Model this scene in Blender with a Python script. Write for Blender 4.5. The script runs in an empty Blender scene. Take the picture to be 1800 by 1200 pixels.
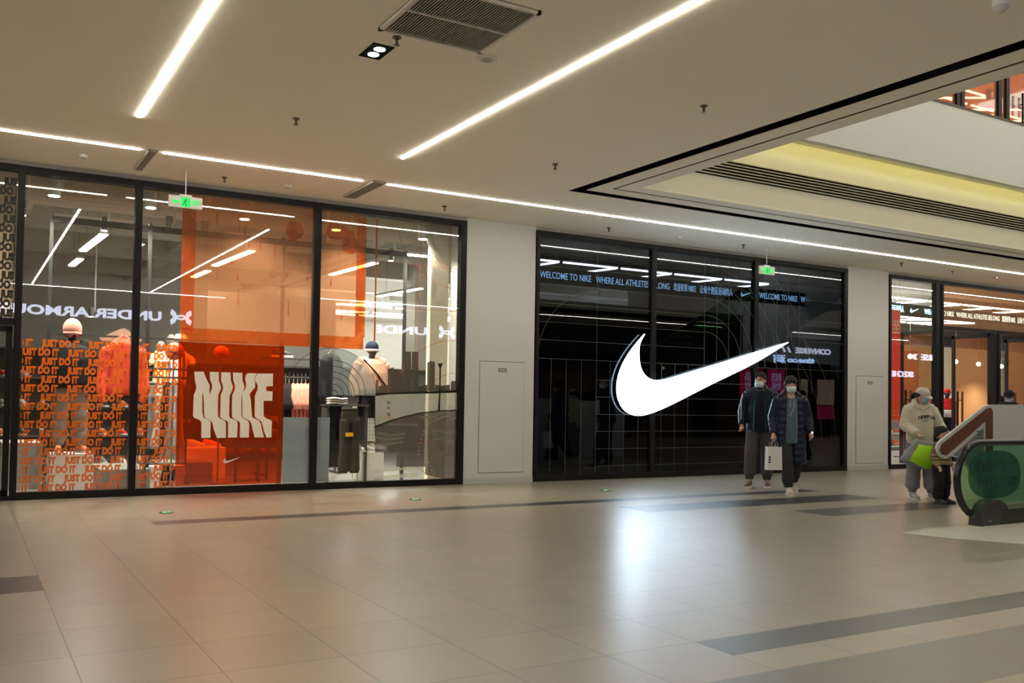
import bpy, bmesh, math, random
from mathutils import Vector, Matrix
random.seed(7)
PI = math.pi
SC = bpy.context.scene
COL = SC.collection
# ------------------------------------------------------------------ camera
CAMY, CAMH, FPX, PPX, PPY = -12.6, 1.28, 1639.94, 900.0, 656.0
RW = Matrix(((0.86175289, -0.02841622, -0.50653182),
             (-0.50707684, -0.01681498, -0.86173681),
             (0.01596998, 0.99945474, -0.02889957)))
cam_d = bpy.data.cameras.new('camera'); cam = bpy.data.objects.new('camera', cam_d); COL.objects.link(cam)
cam.matrix_world = Matrix.Translation((0, CAMY, CAMH)) @ RW.to_4x4()
cam_d.sensor_fit = 'HORIZONTAL'; cam_d.sensor_width = 36
cam_d.lens = 36 * FPX / 1800
cam_d.shift_x = 0.0
cam_d.shift_y = (PPY - 600) / 1800
cam_d.clip_start = 0.05; cam_d.clip_end = 200
SC.camera = cam
# ------------------------------------------------------------------ world, exposure
w = bpy.data.worlds.new('world'); SC.world = w; w.use_nodes = True
w.node_tree.nodes['Background'].inputs[0].default_value = (0.9, 0.85, 0.75, 1)
w.node_tree.nodes['Background'].inputs[1].default_value = 0.03
vs = SC.view_settings
vs.view_transform = 'Standard'; vs.look = 'None'; vs.gamma = 1; vs.use_curve_mapping = False
vs.exposure = 0.0
SC.cycles.transparent_max_bounces = 24
SC.cycles.max_bounces = 8
SC.cycles.sample_clamp_indirect = 6.0

STRIP_L = 50.0      # luminous ceiling strips
ATRIUM_L = 4.0      # fill panels added above the atrium, out of view
SWOOSH_L = 11.0
STORE_L = 32.0

# ------------------------------------------------------------------ helpers
def ray(x, y):
    return RW @ Vector((x - PPX, -(y - PPY), -FPX))
def at(x, y, Y=0.0):
    """point of the plane y=Y seen at pixel x, y"""
    d = ray(x, y); t = (Y - CAMY) / d.y
    return Vector((0, CAMY, CAMH)) + d * t
def onz(x, y, z=0.0):
    d = ray(x, y); t = (z - CAMH) / d.z
    return Vector((0, CAMY, CAMH)) + d * t
def depth_for(px, X):
    """distance y at which the vertical plane x=X is seen at pixel column px"""
    d = ray(px, 700); return CAMY + d.y * X / d.x

MATS = {}
def mat(name, col, rough=0.6, metal=0.0, spec=0.5, var=0.06, scale=8.0, bump=0.0, emit=None, es=0.0, alpha=None):
    if name in MATS: return MATS[name]
    m = bpy.data.materials.new(name); m.use_nodes = True
    nt = m.node_tree; b = nt.nodes['Principled BSDF']
    b.inputs['Roughness'].default_value = rough; b.inputs['Metallic'].default_value = metal
    b.inputs['Specular IOR Level'].default_value = spec
    tc = nt.nodes.new('ShaderNodeTexCoord'); n = nt.nodes.new('ShaderNodeTexNoise')
    n.inputs['Scale'].default_value = scale; n.inputs['Detail'].default_value = 4
    nt.links.new(tc.outputs['Object'], n.inputs['Vector'])
    r = nt.nodes.new('ShaderNodeMapRange'); r.inputs[3].default_value = 1 - var; r.inputs[4].default_value = 1 + var
    nt.links.new(n.outputs['Fac'], r.inputs[0])
    mx = nt.nodes.new('ShaderNodeVectorMath'); mx.operation = 'SCALE'
    mx.inputs[0].default_value = col[:3]; nt.links.new(r.outputs[0], mx.inputs['Scale'])
    nt.links.new(mx.outputs[0], b.inputs['Base Color'])
    if bump:
        bp = nt.nodes.new('ShaderNodeBump'); bp.inputs['Strength'].default_value = bump; bp.inputs['Distance'].default_value = 0.01
        nt.links.new(n.outputs['Fac'], bp.inputs['Height']); nt.links.new(bp.outputs[0], b.inputs['Normal'])
    if emit:
        b.inputs['Emission Color'].default_value = (*emit, 1); b.inputs['Emission Strength'].default_value = es
    MATS[name] = m; return m
def emat(name, col, s):
    if name in MATS: return MATS[name]
    m = bpy.data.materials.new(name); m.use_nodes = True; nt = m.node_tree; nt.nodes.clear()
    e = nt.nodes.new('ShaderNodeEmission'); o = nt.nodes.new('ShaderNodeOutputMaterial')
    e.inputs[0].default_value = (*col, 1); e.inputs[1].default_value = s
    nt.links.new(e.outputs[0], o.inputs[0]); MATS[name] = m; return m
def glass(name, tint, refl=1.0, ior=1.5, rough=0.0):
    """thin pane: what passes is tinted, what is mirrored follows Fresnel"""
    if name in MATS: return MATS[name]
    m = bpy.data.materials.new(name); m.use_nodes = True; nt = m.node_tree; nt.nodes.clear()
    t = nt.nodes.new('ShaderNodeBsdfTransparent'); t.inputs[0].default_value = (*tint, 1)
    g = nt.nodes.new('ShaderNodeBsdfGlossy'); g.inputs['Roughness'].default_value = rough
    ge = nt.nodes.new('ShaderNodeNewGeometry'); dt = nt.nodes.new('ShaderNodeVectorMath'); dt.operation = 'DOT_PRODUCT'
    nt.links.new(ge.outputs['Incoming'], dt.inputs[0]); nt.links.new(ge.outputs['Normal'], dt.inputs[1])
    ab = nt.nodes.new('ShaderNodeMath'); ab.operation = 'ABSOLUTE'; nt.links.new(dt.outputs['Value'], ab.inputs[0])
    iv = nt.nodes.new('ShaderNodeMath'); iv.operation = 'SUBTRACT'; iv.inputs[0].default_value = 1; iv.use_clamp = True; nt.links.new(ab.outputs[0], iv.inputs[1])
    pw_ = nt.nodes.new('ShaderNodeMath'); pw_.operation = 'POWER'; pw_.inputs[1].default_value = 5; nt.links.new(iv.outputs[0], pw_.inputs[0])
    f = nt.nodes.new('ShaderNodeMath'); f.operation = 'MULTIPLY_ADD'; f.inputs[1].default_value = 0.96; f.inputs[2].default_value = 0.04; nt.links.new(pw_.outputs[0], f.inputs[0])
    mu = nt.nodes.new('ShaderNodeMath'); mu.operation = 'MULTIPLY'; mu.inputs[1].default_value = refl; mu.use_clamp = True
    mx = nt.nodes.new('ShaderNodeMixShader'); o = nt.nodes.new('ShaderNodeOutputMaterial')
    nt.links.new(f.outputs[0], mu.inputs[0]); nt.links.new(mu.outputs[0], mx.inputs[0])
    nt.links.new(t.outputs[0], mx.inputs[1]); nt.links.new(g.outputs[0], mx.inputs[2]); nt.links.new(mx.outputs[0], o.inputs[0])
    MATS[name] = m; return m
def film(name, tint, diff, fac, noise=0.0, scale=3.0):
    """translucent print on glass: coloured see-through plus a share of opaque ink"""
    if name in MATS: return MATS[name]
    m = bpy.data.materials.new(name); m.use_nodes = True; nt = m.node_tree; nt.nodes.clear()
    t = nt.nodes.new('ShaderNodeBsdfTransparent'); t.inputs[0].default_value = (*tint, 1)
    d = nt.nodes.new('ShaderNodeBsdfDiffuse'); d.inputs[0].default_value = (*diff, 1)
    tl = nt.nodes.new('ShaderNodeBsdfTranslucent'); tl.inputs[0].default_value = (*diff, 1)
    a = nt.nodes.new('ShaderNodeMixShader'); a.inputs[0].default_value = 0.5
    nt.links.new(d.outputs[0], a.inputs[1]); nt.links.new(tl.outputs[0], a.inputs[2])
    mx = nt.nodes.new('ShaderNodeMixShader'); o = nt.nodes.new('ShaderNodeOutputMaterial')
    mx.inputs[0].default_value = fac
    if noise:
        tc = nt.nodes.new('ShaderNodeTexCoord'); n = nt.nodes.new('ShaderNodeTexNoise'); n.inputs['Scale'].default_value = scale
        n.inputs['Detail'].default_value = 8
        nt.links.new(tc.outputs['Object'], n.inputs['Vector'])
        r = nt.nodes.new('ShaderNodeMapRange'); r.inputs[1].default_value = 0.45; r.inputs[2].default_value = 0.55
        r.inputs[3].default_value = max(0, fac - noise); r.inputs[4].default_value = min(1, fac + noise)
        nt.links.new(n.outputs['Fac'], r.inputs[0]); nt.links.new(r.outputs[0], mx.inputs[0])
    nt.links.new(t.outputs[0], mx.inputs[1]); nt.links.new(a.outputs[0], mx.inputs[2]); nt.links.new(mx.outputs[0], o.inputs[0])
    MATS[name] = m; return m

def B(): return bmesh.new()
def box(bm, x0, x1, y0, y1, z0, z1, M=None):
    vs_ = [bm.verts.new((x, y, z)) for x in (x0, x1) for y in (y0, y1) for z in (z0, z1)]
    for f in ((0, 1, 3, 2), (4, 6, 7, 5), (0, 4, 5, 1), (2, 3, 7, 6), (0, 2, 6, 4), (1, 5, 7, 3)):
        bm.faces.new([vs_[i] for i in f])
    if M is not None: bmesh.ops.transform(bm, matrix=M, verts=vs_)
    return vs_
def bar(bm, p, q, w, h=None):
    """rectangular bar from p to q"""
    p = Vector(p); q = Vector(q); d = q - p; L = d.length
    if L < 1e-6: return
    h = h or w
    z = Vector((0, 0, 1)) if abs(d.normalized().z) < 0.95 else Vector((0, 1, 0))
    xa = d.normalized(); ya = z.cross(xa).normalized(); za = xa.cross(ya)
    M = Matrix((xa, ya, za)).transposed().to_4x4(); M.translation = p
    box(bm, 0, L, -w / 2, w / 2, -h / 2, h / 2, M)
def earclip(pts):
    """triangles (index triples) of a simple outline"""
    P = [(p[0], p[1]) for p in pts]; n = len(P)
    A = sum(P[i][0] * P[(i + 1) % n][1] - P[(i + 1) % n][0] * P[i][1] for i in range(n))
    idx = list(range(n)) if A > 0 else list(range(n))[::-1]
    def cr(a, b, c): return (b[0] - a[0]) * (c[1] - a[1]) - (b[1] - a[1]) * (c[0] - a[0])
    T = []
    while len(idx) > 3:
        best = None
        for k in range(len(idx)):
            i, j, l = idx[k - 1], idx[k], idx[(k + 1) % len(idx)]
            a, b_, c = P[i], P[j], P[l]; ar = cr(a, b_, c)
            if ar <= 1e-12:
                if abs(ar) <= 1e-12: best = (k, None); break
                continue
            ok = True
            for q in idx:
                if q in (i, j, l): continue
                p = P[q]
                if cr(a, b_, p) >= 0 and cr(b_, c, p) >= 0 and cr(c, a, p) >= 0: ok = False; break
            if ok: best = (k, (i, j, l)); break
        if best is None: best = (0, (idx[-1], idx[0], idx[1]))
        if best[1]: T.append(best[1])
        idx.pop(best[0])
    if len(idx) == 3: T.append(tuple(idx))
    return T
def prism(bm, pts, y0, y1, axis='y'):
    """extrude a closed outline; axis y: pts are (x,z); axis z: pts are (x,y)"""
    def v(p, t):
        return bm.verts.new((p[0], t, p[1])) if axis == 'y' else bm.verts.new((p[0], p[1], t)) if axis == 'z' else bm.verts.new((t, p[0], p[1]))
    a = [v(p, y0) for p in pts]; b = [v(p, y1) for p in pts]
    n = len(pts)
    for t in earclip(pts): bm.faces.new([a[i] for i in t]); bm.faces.new([b[i] for i in t[::-1]])
    for i in range(n): bm.faces.new((a[i], b[i], b[(i + 1) % n], a[(i + 1) % n]))
def flat(bm, pts, Y):
    v = [bm.verts.new((p[0], Y, p[1])) for p in pts]
    for t in earclip(pts): bm.faces.new([v[i] for i in t])
def cyl(bm, p, q, r, seg=16, r2=None):
    tube(bm, [p, q], [r, r if r2 is None else r2], seg)
def tube(bm, pts, rad, seg=12, caps=True):
    pts = [Vector(p) for p in pts]; n = len(pts); rings = []
    prev = None
    for i, p in enumerate(pts):
        d = (pts[min(i + 1, n - 1)] - pts[max(i - 1, 0)]).normalized()
        ref = Vector((1, 0, 0))
        if abs(d.dot(ref)) > 0.8: ref = Vector((0, 1, 0)) if abs(d.y) < 0.8 else Vector((0, 0, 1))
        u = (ref - d * ref.dot(d)).normalized(); v = d.cross(u)
        if prev is not None and u.dot(prev) < 0: u = -u; v = -v
        prev = u
        r = rad[i] if isinstance(rad, (list, tuple)) else rad
        a, b = r if isinstance(r, (list, tuple)) else (r, r)
        rings.append([bm.verts.new(p + u * a * math.cos(2 * PI * k / seg) + v * b * math.sin(2 * PI * k / seg)) for k in range(seg)])
    for i in range(n - 1):
        for k in range(seg):
            bm.faces.new((rings[i][k], rings[i][(k + 1) % seg], rings[i + 1][(k + 1) % seg], rings[i + 1][k]))
    if caps:
        bm.faces.new(rings[0][::-1]); bm.faces.new(rings[-1])
def ball(bm, c, r, seg=20, ring=12):
    if not isinstance(r, (tuple, list)): r = (r, r, r)
    M = Matrix.Translation(c) @ Matrix.Diagonal((r[0], r[1], r[2], 1))
    bmesh.ops.create_uvsphere(bm, u_segments=seg, v_segments=ring, radius=1.0, matrix=M)
def lathe(bm, prof, c=(0, 0, 0), seg=24):
    tube(bm, [(c[0], c[1], c[2] + z) for r, z in prof], [max(r, 1e-4) for r, z in prof], seg)
def obj(name, bm, m, parent=None, smooth=False, bevel=0):
    bmesh.ops.recalc_face_normals(bm, faces=bm.faces)
    me = bpy.data.meshes.new(name); bm.to_mesh(me); bm.free()
    if m is not None: me.materials.append(m)
    o = bpy.data.objects.new(name, me); COL.objects.link(o)
    if smooth:
        for p in me.polygons: p.use_smooth = True
    if bevel:
        b = o.modifiers.new('bevel', 'BEVEL'); b.width = bevel; b.segments = 2; b.limit_method = 'ANGLE'
    if parent is not None: o.parent = parent
    return o
def tag(o, label, cat, group=None):
    o['label'] = label; o['category'] = cat
    if group: o['group'] = group
    return o
def struct(o): o['kind'] = 'structure'; return o
def thing(name, label, cat, loc=(0, 0, 0), rz=0.0, group=None, s=1.0):
    o = bpy.data.objects.new(name, None); COL.objects.link(o)
    o.location = loc; o.rotation_euler = (0, 0, rz); o.scale = (s, s, s); o.empty_display_size = 0.1
    return tag(o, label, cat, group)
def one(name, bm, m, label, cat, group=None, smooth=False, bevel=0):
    """a thing that is one mesh: origin moved to its base"""
    xs = [v.co for v in bm.verts]
    lo = Vector([min(v[i] for v in xs) for i in range(3)]); hi = Vector([max(v[i] for v in xs) for i in range(3)])
    c = Vector(((lo.x + hi.x) / 2, (lo.y + hi.y) / 2, lo.z))
    bmesh.ops.translate(bm, verts=bm.verts, vec=-c)
    o = obj(name, bm, m, None, smooth, bevel); o.location = c
    return tag(o, label, cat, group)
def remesh(bm, vox, smooth_it=3):
    me = bpy.data.meshes.new('tmp'); bmesh.ops.recalc_face_normals(bm, faces=bm.faces); bm.to_mesh(me); bm.free()
    o = bpy.data.objects.new('tmp', me); COL.objects.link(o)
    r = o.modifiers.new('r', 'REMESH'); r.mode = 'VOXEL'; r.voxel_size = vox
    if smooth_it:
        s = o.modifiers.new('s', 'SMOOTH'); s.iterations = smooth_it; s.factor = 0.5
    dg = bpy.context.evaluated_depsgraph_get(); dg.update()
    m2 = bpy.data.meshes.new_from_object(o.evaluated_get(dg)); bpy.data.objects.remove(o); bpy.data.meshes.remove(me)
    return m2
def sculpt(name, bm, vox, m, parent, it=3):
    me = remesh(bm, vox, it); me.name = name
    me.materials.clear(); me.materials.append(m)
    for p in me.polygons: p.use_smooth = True
    o = bpy.data.objects.new(name, me); COL.objects.link(o)
    if parent is not None: o.parent = parent
    return o
def text_bm(s, h, depth=0.0, bold=0.0, sx=1.0, align='LEFT', space=1.0, box_w=None):
    """letters in the local xy plane as a bmesh, capital height h, baseline at y=0"""
    cu = bpy.data.curves.new('t', 'FONT'); cu.body = s; cu.size = h / 0.70; cu.extrude = depth / 2; cu.offset = bold
    cu.space_character = space; cu.resolution_u = 3
    o = bpy.data.objects.new('t', cu); COL.objects.link(o)
    dg = bpy.context.evaluated_depsgraph_get(); dg.update()
    me = bpy.data.meshes.new_from_object(o.evaluated_get(dg))
    bm = B(); bm.from_mesh(me); bpy.data.objects.remove(o); bpy.data.meshes.remove(me)
    if bm.verts:
        x0 = min(v.co.x for v in bm.verts); x1 = max(v.co.x for v in bm.verts)
        k = box_w / (x1 - x0) if box_w else sx
        dx = x0 if (align == 'LEFT') else (x0 + x1) / 2
        for v in bm.verts: v.co.x = (v.co.x - dx) * k
    return bm
def place(bm, M):
    bmesh.ops.transform(bm, matrix=M, verts=bm.verts); return bm
def merge(dst, src):
    me = bpy.data.meshes.new('m'); src.to_mesh(me); src.free(); dst.from_mesh(me); bpy.data.meshes.remove(me)
FACE = lambda x, y, z: Matrix.Translation((x, y, z)) @ Matrix.Rotation(PI / 2, 4, 'X')                 # text read from -y
BACK = lambda x, y, z: Matrix.Translation((x, y, z)) @ Matrix.Rotation(PI, 4, 'Z') @ Matrix.Rotation(PI / 2, 4, 'X')   # text read from +y
def pix(pts, Y):
    """outline traced on a plane that faces the mall"""
    r = []
    for p in pts:
        q = at(p[0], p[1], Y); r.append((q.x, q.z))
    return r
def arc(cx, cz, r, a0, a1, n=24):
    return [(cx + r * math.cos(a0 + (a1 - a0) * i / n), cz + r * math.sin(a0 + (a1 - a0) * i / n)) for i in range(n + 1)]
def line2(bm, pts, wd, Y, y2=None):
    """thin printed line along pts in the plane y=Y"""
    for i in range(len(pts) - 1):
        a = Vector((pts[i][0], pts[i][1])); b = Vector((pts[i + 1][0], pts[i + 1][1])); d = (b - a)
        if d.length < 1e-6: continue
        n = Vector((-d.y, d.x)).normalized() * wd / 2
        e = d.normalized() * wd * 0.3
        flat(bm, [a - e + n, b + e + n, b + e - n, a - e - n], Y)

# ------------------------------------------------------------------ materials
M_ceil = mat('ceiling_paint', (0.90, 0.84, 0.70), 0.9, var=0.02, scale=1.5)
M_wall = mat('wall_panel_white', (0.60, 0.585, 0.56), 0.55, var=0.02)
M_black = mat('black_metal', (0.007, 0.006, 0.006), 0.4, 0.0, spec=0.22, var=0.1)
M_blk = mat('black_matt', (0.006, 0.006, 0.006), 0.9, spec=0.1)
M_cream = mat('cream_plaster', (0.80, 0.78, 0.66), 0.8, var=0.02)
M_fascia = mat('grey_white_panel', (0.62, 0.63, 0.60), 0.6, var=0.02)
M_grey = mat('grey_metal', (0.28, 0.27, 0.25), 0.4, 0.6)
M_white = mat('white_lacquer', (0.78, 0.77, 0.74), 0.4, var=0.02)
M_grille = mat('grille_slat', (0.55, 0.50, 0.43), 0.5, 0.0)
M_strip = emat('strip_light', (1.0, 0.955, 0.82), STRIP_L)
M_glass = glass('shop_glass', (0.90, 0.92, 0.90), 1.35)
M_tint = glass('tinted_glass', (0.24, 0.26, 0.29), 1.1)
M_skin = mat('skin', (0.52, 0.30, 0.20), 0.5, var=0.05, scale=20)
M_hair = mat('black_hair', (0.006, 0.005, 0.005), 0.75, var=0.3, scale=60, bump=0.4)

# ================================================================== FLOOR
def floor_mat():
    m = bpy.data.materials.new('mall_floor_tiles'); m.use_nodes = True; nt = m.node_tree; b = nt.nodes['Principled BSDF']
    L = nt.links.new; N = nt.nodes.new
    at_ = N('ShaderNodeAttribute'); at_.attribute_name = 'tile'; 
    tc = N('ShaderNodeTexCoord')
    n = N('ShaderNodeTexNoise'); n.inputs['Scale'].default_value = 3.5; n.inputs['Detail'].default_value = 6
    L(tc.outputs['Object'], n.inputs['Vector'])
    r = N('ShaderNodeMapRange'); r.inputs[3].default_value = 0.9; r.inputs[4].default_value = 1.1; L(n.outputs['Fac'], r.inputs[0])
    sc = N('ShaderNodeVectorMath'); sc.operation = 'SCALE'; L(at_.outputs['Color'], sc.inputs[0]); L(r.outputs[0], sc.inputs['Scale'])
    mp = N('ShaderNodeMapping'); mp.inputs['Location'].default_value = (-0.49, 8.76, 0); L(tc.outputs['Object'], mp.inputs[0])
    br = N('ShaderNodeTexBrick'); br.offset = 0; br.squash = 1
    br.inputs['Scale'].default_value = 1.0; br.inputs['Brick Width'].default_value = 0.586; br.inputs['Row Height'].default_value = 0.293 * 2
    br.inputs['Mortar Size'].default_value = 0.0034; br.inputs['Mortar Smooth'].default_value = 0.1
    L(mp.outputs[0], br.inputs['Vector'])
    mx = N('ShaderNodeMix'); mx.data_type = 'RGBA'; L(br.outputs['Fac'], mx.inputs[0]); L(sc.outputs[0], mx.inputs[6]); mx.inputs[7].default_value = (0.05, 0.042, 0.034, 1)
    L(mx.outputs[2], b.inputs['Base Color'])
    n2 = N('ShaderNodeTexNoise'); n2.inputs['Scale'].default_value = 1.8; n2.inputs['Detail'].default_value = 3; L(tc.outputs['Object'], n2.inputs['Vector'])
    r2 = N('ShaderNodeMapRange'); r2.inputs[3].default_value = 0.285; r2.inputs[4].default_value = 0.315; L(n2.outputs['Fac'], r2.inputs[0]); L(r2.outputs[0], b.inputs['Roughness'])
    b.inputs['Specular IOR Level'].default_value = 0.95; b.inputs['IOR'].default_value = 1.85
    br2 = N('ShaderNodeTexBrick'); br2.offset = 0; br2.squash = 1
    br2.inputs['Scale'].default_value = 1.0; br2.inputs['Brick Width'].default_value = 0.586; br2.inputs['Row Height'].default_value = 0.586
    br2.inputs['Mortar Size'].default_value = 0.03; br2.inputs['Mortar Smooth'].default_value = 1.0
    L(mp.outputs[0], br2.inputs['Vector'])
    iv = N('ShaderNodeMath'); iv.operation = 'MULTIPLY_ADD'; iv.inputs[1].default_value = -1.0; iv.inputs[2].default_value = 1.0; L(br2.outputs['Fac'], iv.inputs[0])
    bp = N('ShaderNodeBump'); bp.inputs['Strength'].default_value = 0.25; bp.inputs['Distance'].default_value = 0.0012; L(iv.outputs[0], bp.inputs['Height'])
    n3 = N('ShaderNodeTexNoise'); n3.inputs['Scale'].default_value = 2.2; n3.inputs['Detail'].default_value = 0; L(tc.outputs['Object'], n3.inputs['Vector'])
    bp2 = N('ShaderNodeBump'); bp2.inputs['Strength'].default_value = 0.3; bp2.inputs['Distance'].default_value = 0.0015; L(n3.outputs['Fac'], bp2.inputs['Height']); L(bp.outputs[0], bp2.inputs['Normal'])
    L(bp.outputs[0], b.inputs['Normal'])
    return m
T = 0.586
DARK, MID = (0.018, 0.019, 0.022), (0.095, 0.085, 0.075)
STRIPES = [(3.42, 60, -9.053, -8.76, DARK), (2.834, 60, -9.932, -9.346, MID), (-20, 0.49, -5.83, -5.244, (0.045, 0.038, 0.036)),
           (1.662, 11.04, -2.9, -2.607, DARK), (6.936, 11.04, -4.0, -3.4, DARK), (8.694, 60, -5.15, -4.56, (0.06, 0.056, 0.054))]
def build_floor():
    xs = [0.49 + T * k for k in range(-18, 78)]
    ys = [-8.76 + T / 2 * k for k in range(-24, 31)]
    for s in STRIPES:
        for v in (s[2], s[3]): ys.append(v)
        for v in (s[0], s[1]): xs.append(v)
    xs = sorted(set(round(x, 4) for x in xs if -10.1 <= x <= 45)); ys = sorted(set(round(y, 4) for y in ys)); ys = [y for y in ys if y <= 0.0] + [0.12]
    me = bpy.data.meshes.new('floor')
    vid = {}; V = []; F = []; C = []
    for i, x in enumerate(xs):
        for j, y in enumerate(ys): vid[i, j] = len(V); V.append((x, y, 0))
    rnd = {}
    for i in range(len(xs) - 1):
        for j in range(len(ys) - 1):
            cx = (xs[i] + xs[i + 1]) / 2; cy = (ys[j] + ys[j + 1]) / 2
            F.append((vid[i, j], vid[i + 1, j], vid[i + 1, j + 1], vid[i, j + 1]))
            key = (math.floor((cx - 0.49) / T), math.floor((cy + 8.76) / T))
            v = rnd.setdefault(key, random.uniform(0.93, 1.05))
            c = (0.27 * v, 0.232 * v, 0.172 * v)
            for s in STRIPES:
                if s[0] < cx < s[1] and s[2] < cy < s[3]: c = tuple(q * v for q in s[4])
            C.append(c)
    me.from_pydata(V, [], F)
    a = me.color_attributes.new('tile', 'FLOAT_COLOR', 'CORNER')
    for p, c in zip(me.polygons, C):
        for li in p.loop_indices: a.data[li].color = (*c, 1)
    me.materials.append(floor_mat())
    o = bpy.data.objects.new('floor', me); COL.objects.link(o); return struct(o)
build_floor()
b = B(); box(b, -10, 45, 0.12, 16, -0.1, 0.0)
struct(obj('floor_shop', b, mat('shop_floor_concrete', (0.24, 0.22, 0.19), 0.3, var=0.08, scale=3)))
b = B(); box(b, -10, 45, -15.9, 0.12, -0.3, -0.02)
struct(obj('floor_slab', b, M_grey))

# ================================================================== CEILING with atrium opening
ZC = 4.05
XA, YA = 6.80, -2.42          # outer edge of the slot that frames the atrium
YN = -11.5                    # near side of the atrium opening
b = B()
box(b, -10, XA, -15.9, 0.0, ZC, ZC + 0.12)
box(b, XA, 45, YA, 0.0, ZC, ZC + 0.12)
box(b, XA, 45, -15.9, YN, ZC, ZC + 0.12)
struct(obj('ceiling', b, M_ceil))
def ring(bm, d0, d1, z0, z1):
    """L-shaped band around the opening, between offsets d0 and d1 from the slot's outer edge"""
    box(bm, XA + d0, XA + d1, YN, YA - d0, z0, z1)
    box(bm, XA + d1, 45, YA - d1, YA - d0, z0, z1)
b = B(); ring(b, 0.0, 0.17, ZC + 0.12, ZC + 0.13)
ring(b, 0.0, 0.004, ZC + 0.003, ZC + 0.12); ring(b, 0.164, 0.1695, ZC + 0.003, ZC + 0.12)
struct(obj('trim_1', b, M_blk))
b = B(); ring(b, 0.17, 0.41, ZC, ZC + 0.20); struct(obj('trim_2', b, M_ceil))
b = B(); ring(b, 0.41, 0.45, ZC + 0.006, ZC + 0.10); struct(obj('trim_3', b, M_blk))
b = B(); ring(b, 0.45, 0.68, ZC, ZC + 0.03); struct(obj('trim_4', b, M_ceil))
# the upper storey's slab edge on the shop side
XE = XA + 0.68; YE = YA - 0.68
b = B(); box(b, XE, 45, YE, YE + 0.15, ZC + 0.03, 5.06); struct(obj('wall_atrium_lower', b, M_cream))
b = B(); box(b, XE - 0.2, 45, YE - 0.42, YE - 0.30, 4.98, 6.02); box(b, XE - 0.2, 45, YE - 0.30, 0, 5.06, 5.2)
struct(obj('wall_atrium_upper', b, M_fascia))
b = B(); box(b, XE - 0.2, 45, YE - 0.43, YE - 0.28, 6.02, 6.06); struct(obj('trim_5', b, mat('bronze_trim', (0.09, 0.07, 0.06), 0.4, 0.5)))
b = B(); box(b, XE, 45, YE - 0.298, YE - 0.285, 5.0, 5.04)
one('cove_light', b, emat('cove_light_yellow', (1.0, 0.84, 0.28), 7.0), 'yellow cove light glowing under the upper floor edge', 'light')
g = thing('linear_grille', 'long dark slatted air grille in the cream atrium edge', 'air vent', (XE + 18, YE - 0.01, 4.38))
b = B(); box(b, -18, 19, -0.003, 0.006, 0, 0.24); obj('backing', b, M_blk, g)
for k in range(6):
    b = B(); box(b, -18, 19, -0.03, 0.0, 0.012 + k * 0.042, 0.024 + k * 0.042); obj('slat', b, M_grille, g)
# side faces of the opening, upper storey shell
b = B(); box(b, XE - 0.2, XE, YN, YE, ZC + 0.2, 6.0); struct(obj('wall_atrium_left', b, M_cream))
b = B(); box(b, XE, 45, YN - 0.2, YN, ZC, 6.0); struct(obj('wall_atrium_near', b, M_cream))
b = B(); box(b, -2, 45, -15.9, 4, 13.2, 13.3); struct(obj('ceiling_atrium', b, M_ceil))
b = B(); box(b, -2, 45, -16, -15.9, 5, 13.2); struct(obj('wall_upper_back', b, M_cream))
b = B(); box(b, -2, -1.9, -15.9, 4, 5, 13.2); struct(obj('wall_upper_left', b, M_cream))
for i in range(5):  # unseen panels added to send ambient light down the atrium
    b = B(); x = 10 + i * 6; box(b, x, x + 3.6, -9.5, -4.5, 13.1, 13.18)
    one('atrium_fill_panel', b, emat('atrium_fill_light', (0.97, 0.97, 0.88), ATRIUM_L), 'large luminous panel added over the atrium for ambient light', 'light', 'luminous panels added over the atrium')

b = B()  # glowing panels added out of view to brighten the shaded atrium wall
for i in range(6): box(b, 6 + i * 6, 10.6 + i * 6, -15.9, -15.86, 6.2, 9.2)
one('upper_fill_panel', b, emat('upper_fill_light', (1.0, 0.90, 0.76), 4.0), 'glowing panels added behind the viewer to light the atrium edge', 'fill light')
# ceiling strips ------------------------------------------------------
def strip(x0, y0, x1, y1, label):
    b = B(); bar(b, (x0, y0, ZC - 0.006), (x1, y1, ZC - 0.006), 0.034, 0.008)
    o = one('strip_light', b, M_strip, label, 'light', 'white light strips recessed in the mall ceiling'); return o
strip(-8, -1.42, 1.65, -1.42, 'white light strip ending left of the narrow ceiling diffuser over the first mullion')
strip(1.90, -1.42, 4.31, -1.42, 'short white light strip between the two narrow slatted diffusers')
strip(4.66, -1.42, 40, -1.42, 'longest white light strip, running above the dark window to the entrance')
strip(1.435, -2.73, 1.435, -14.0, 'white light strip at upper left, running towards the viewer')
strip(4.29, -2.73, 4.29, -14.0, 'long diagonal white light strip beside the big square grille')
for x in (-1.42,):
    strip(x, -2.73, x, -14.0, 'white light strip in the ceiling left of the picture')
strip(8.5, -12.6, 34, -12.6, 'white light strip added behind the atrium for ambient light')  # this strip and the next are added behind the camera for ambient light
strip(-8, -14.2, 6.3, -14.2, 'white light strip added along the opposite shops for ambient light')

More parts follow.
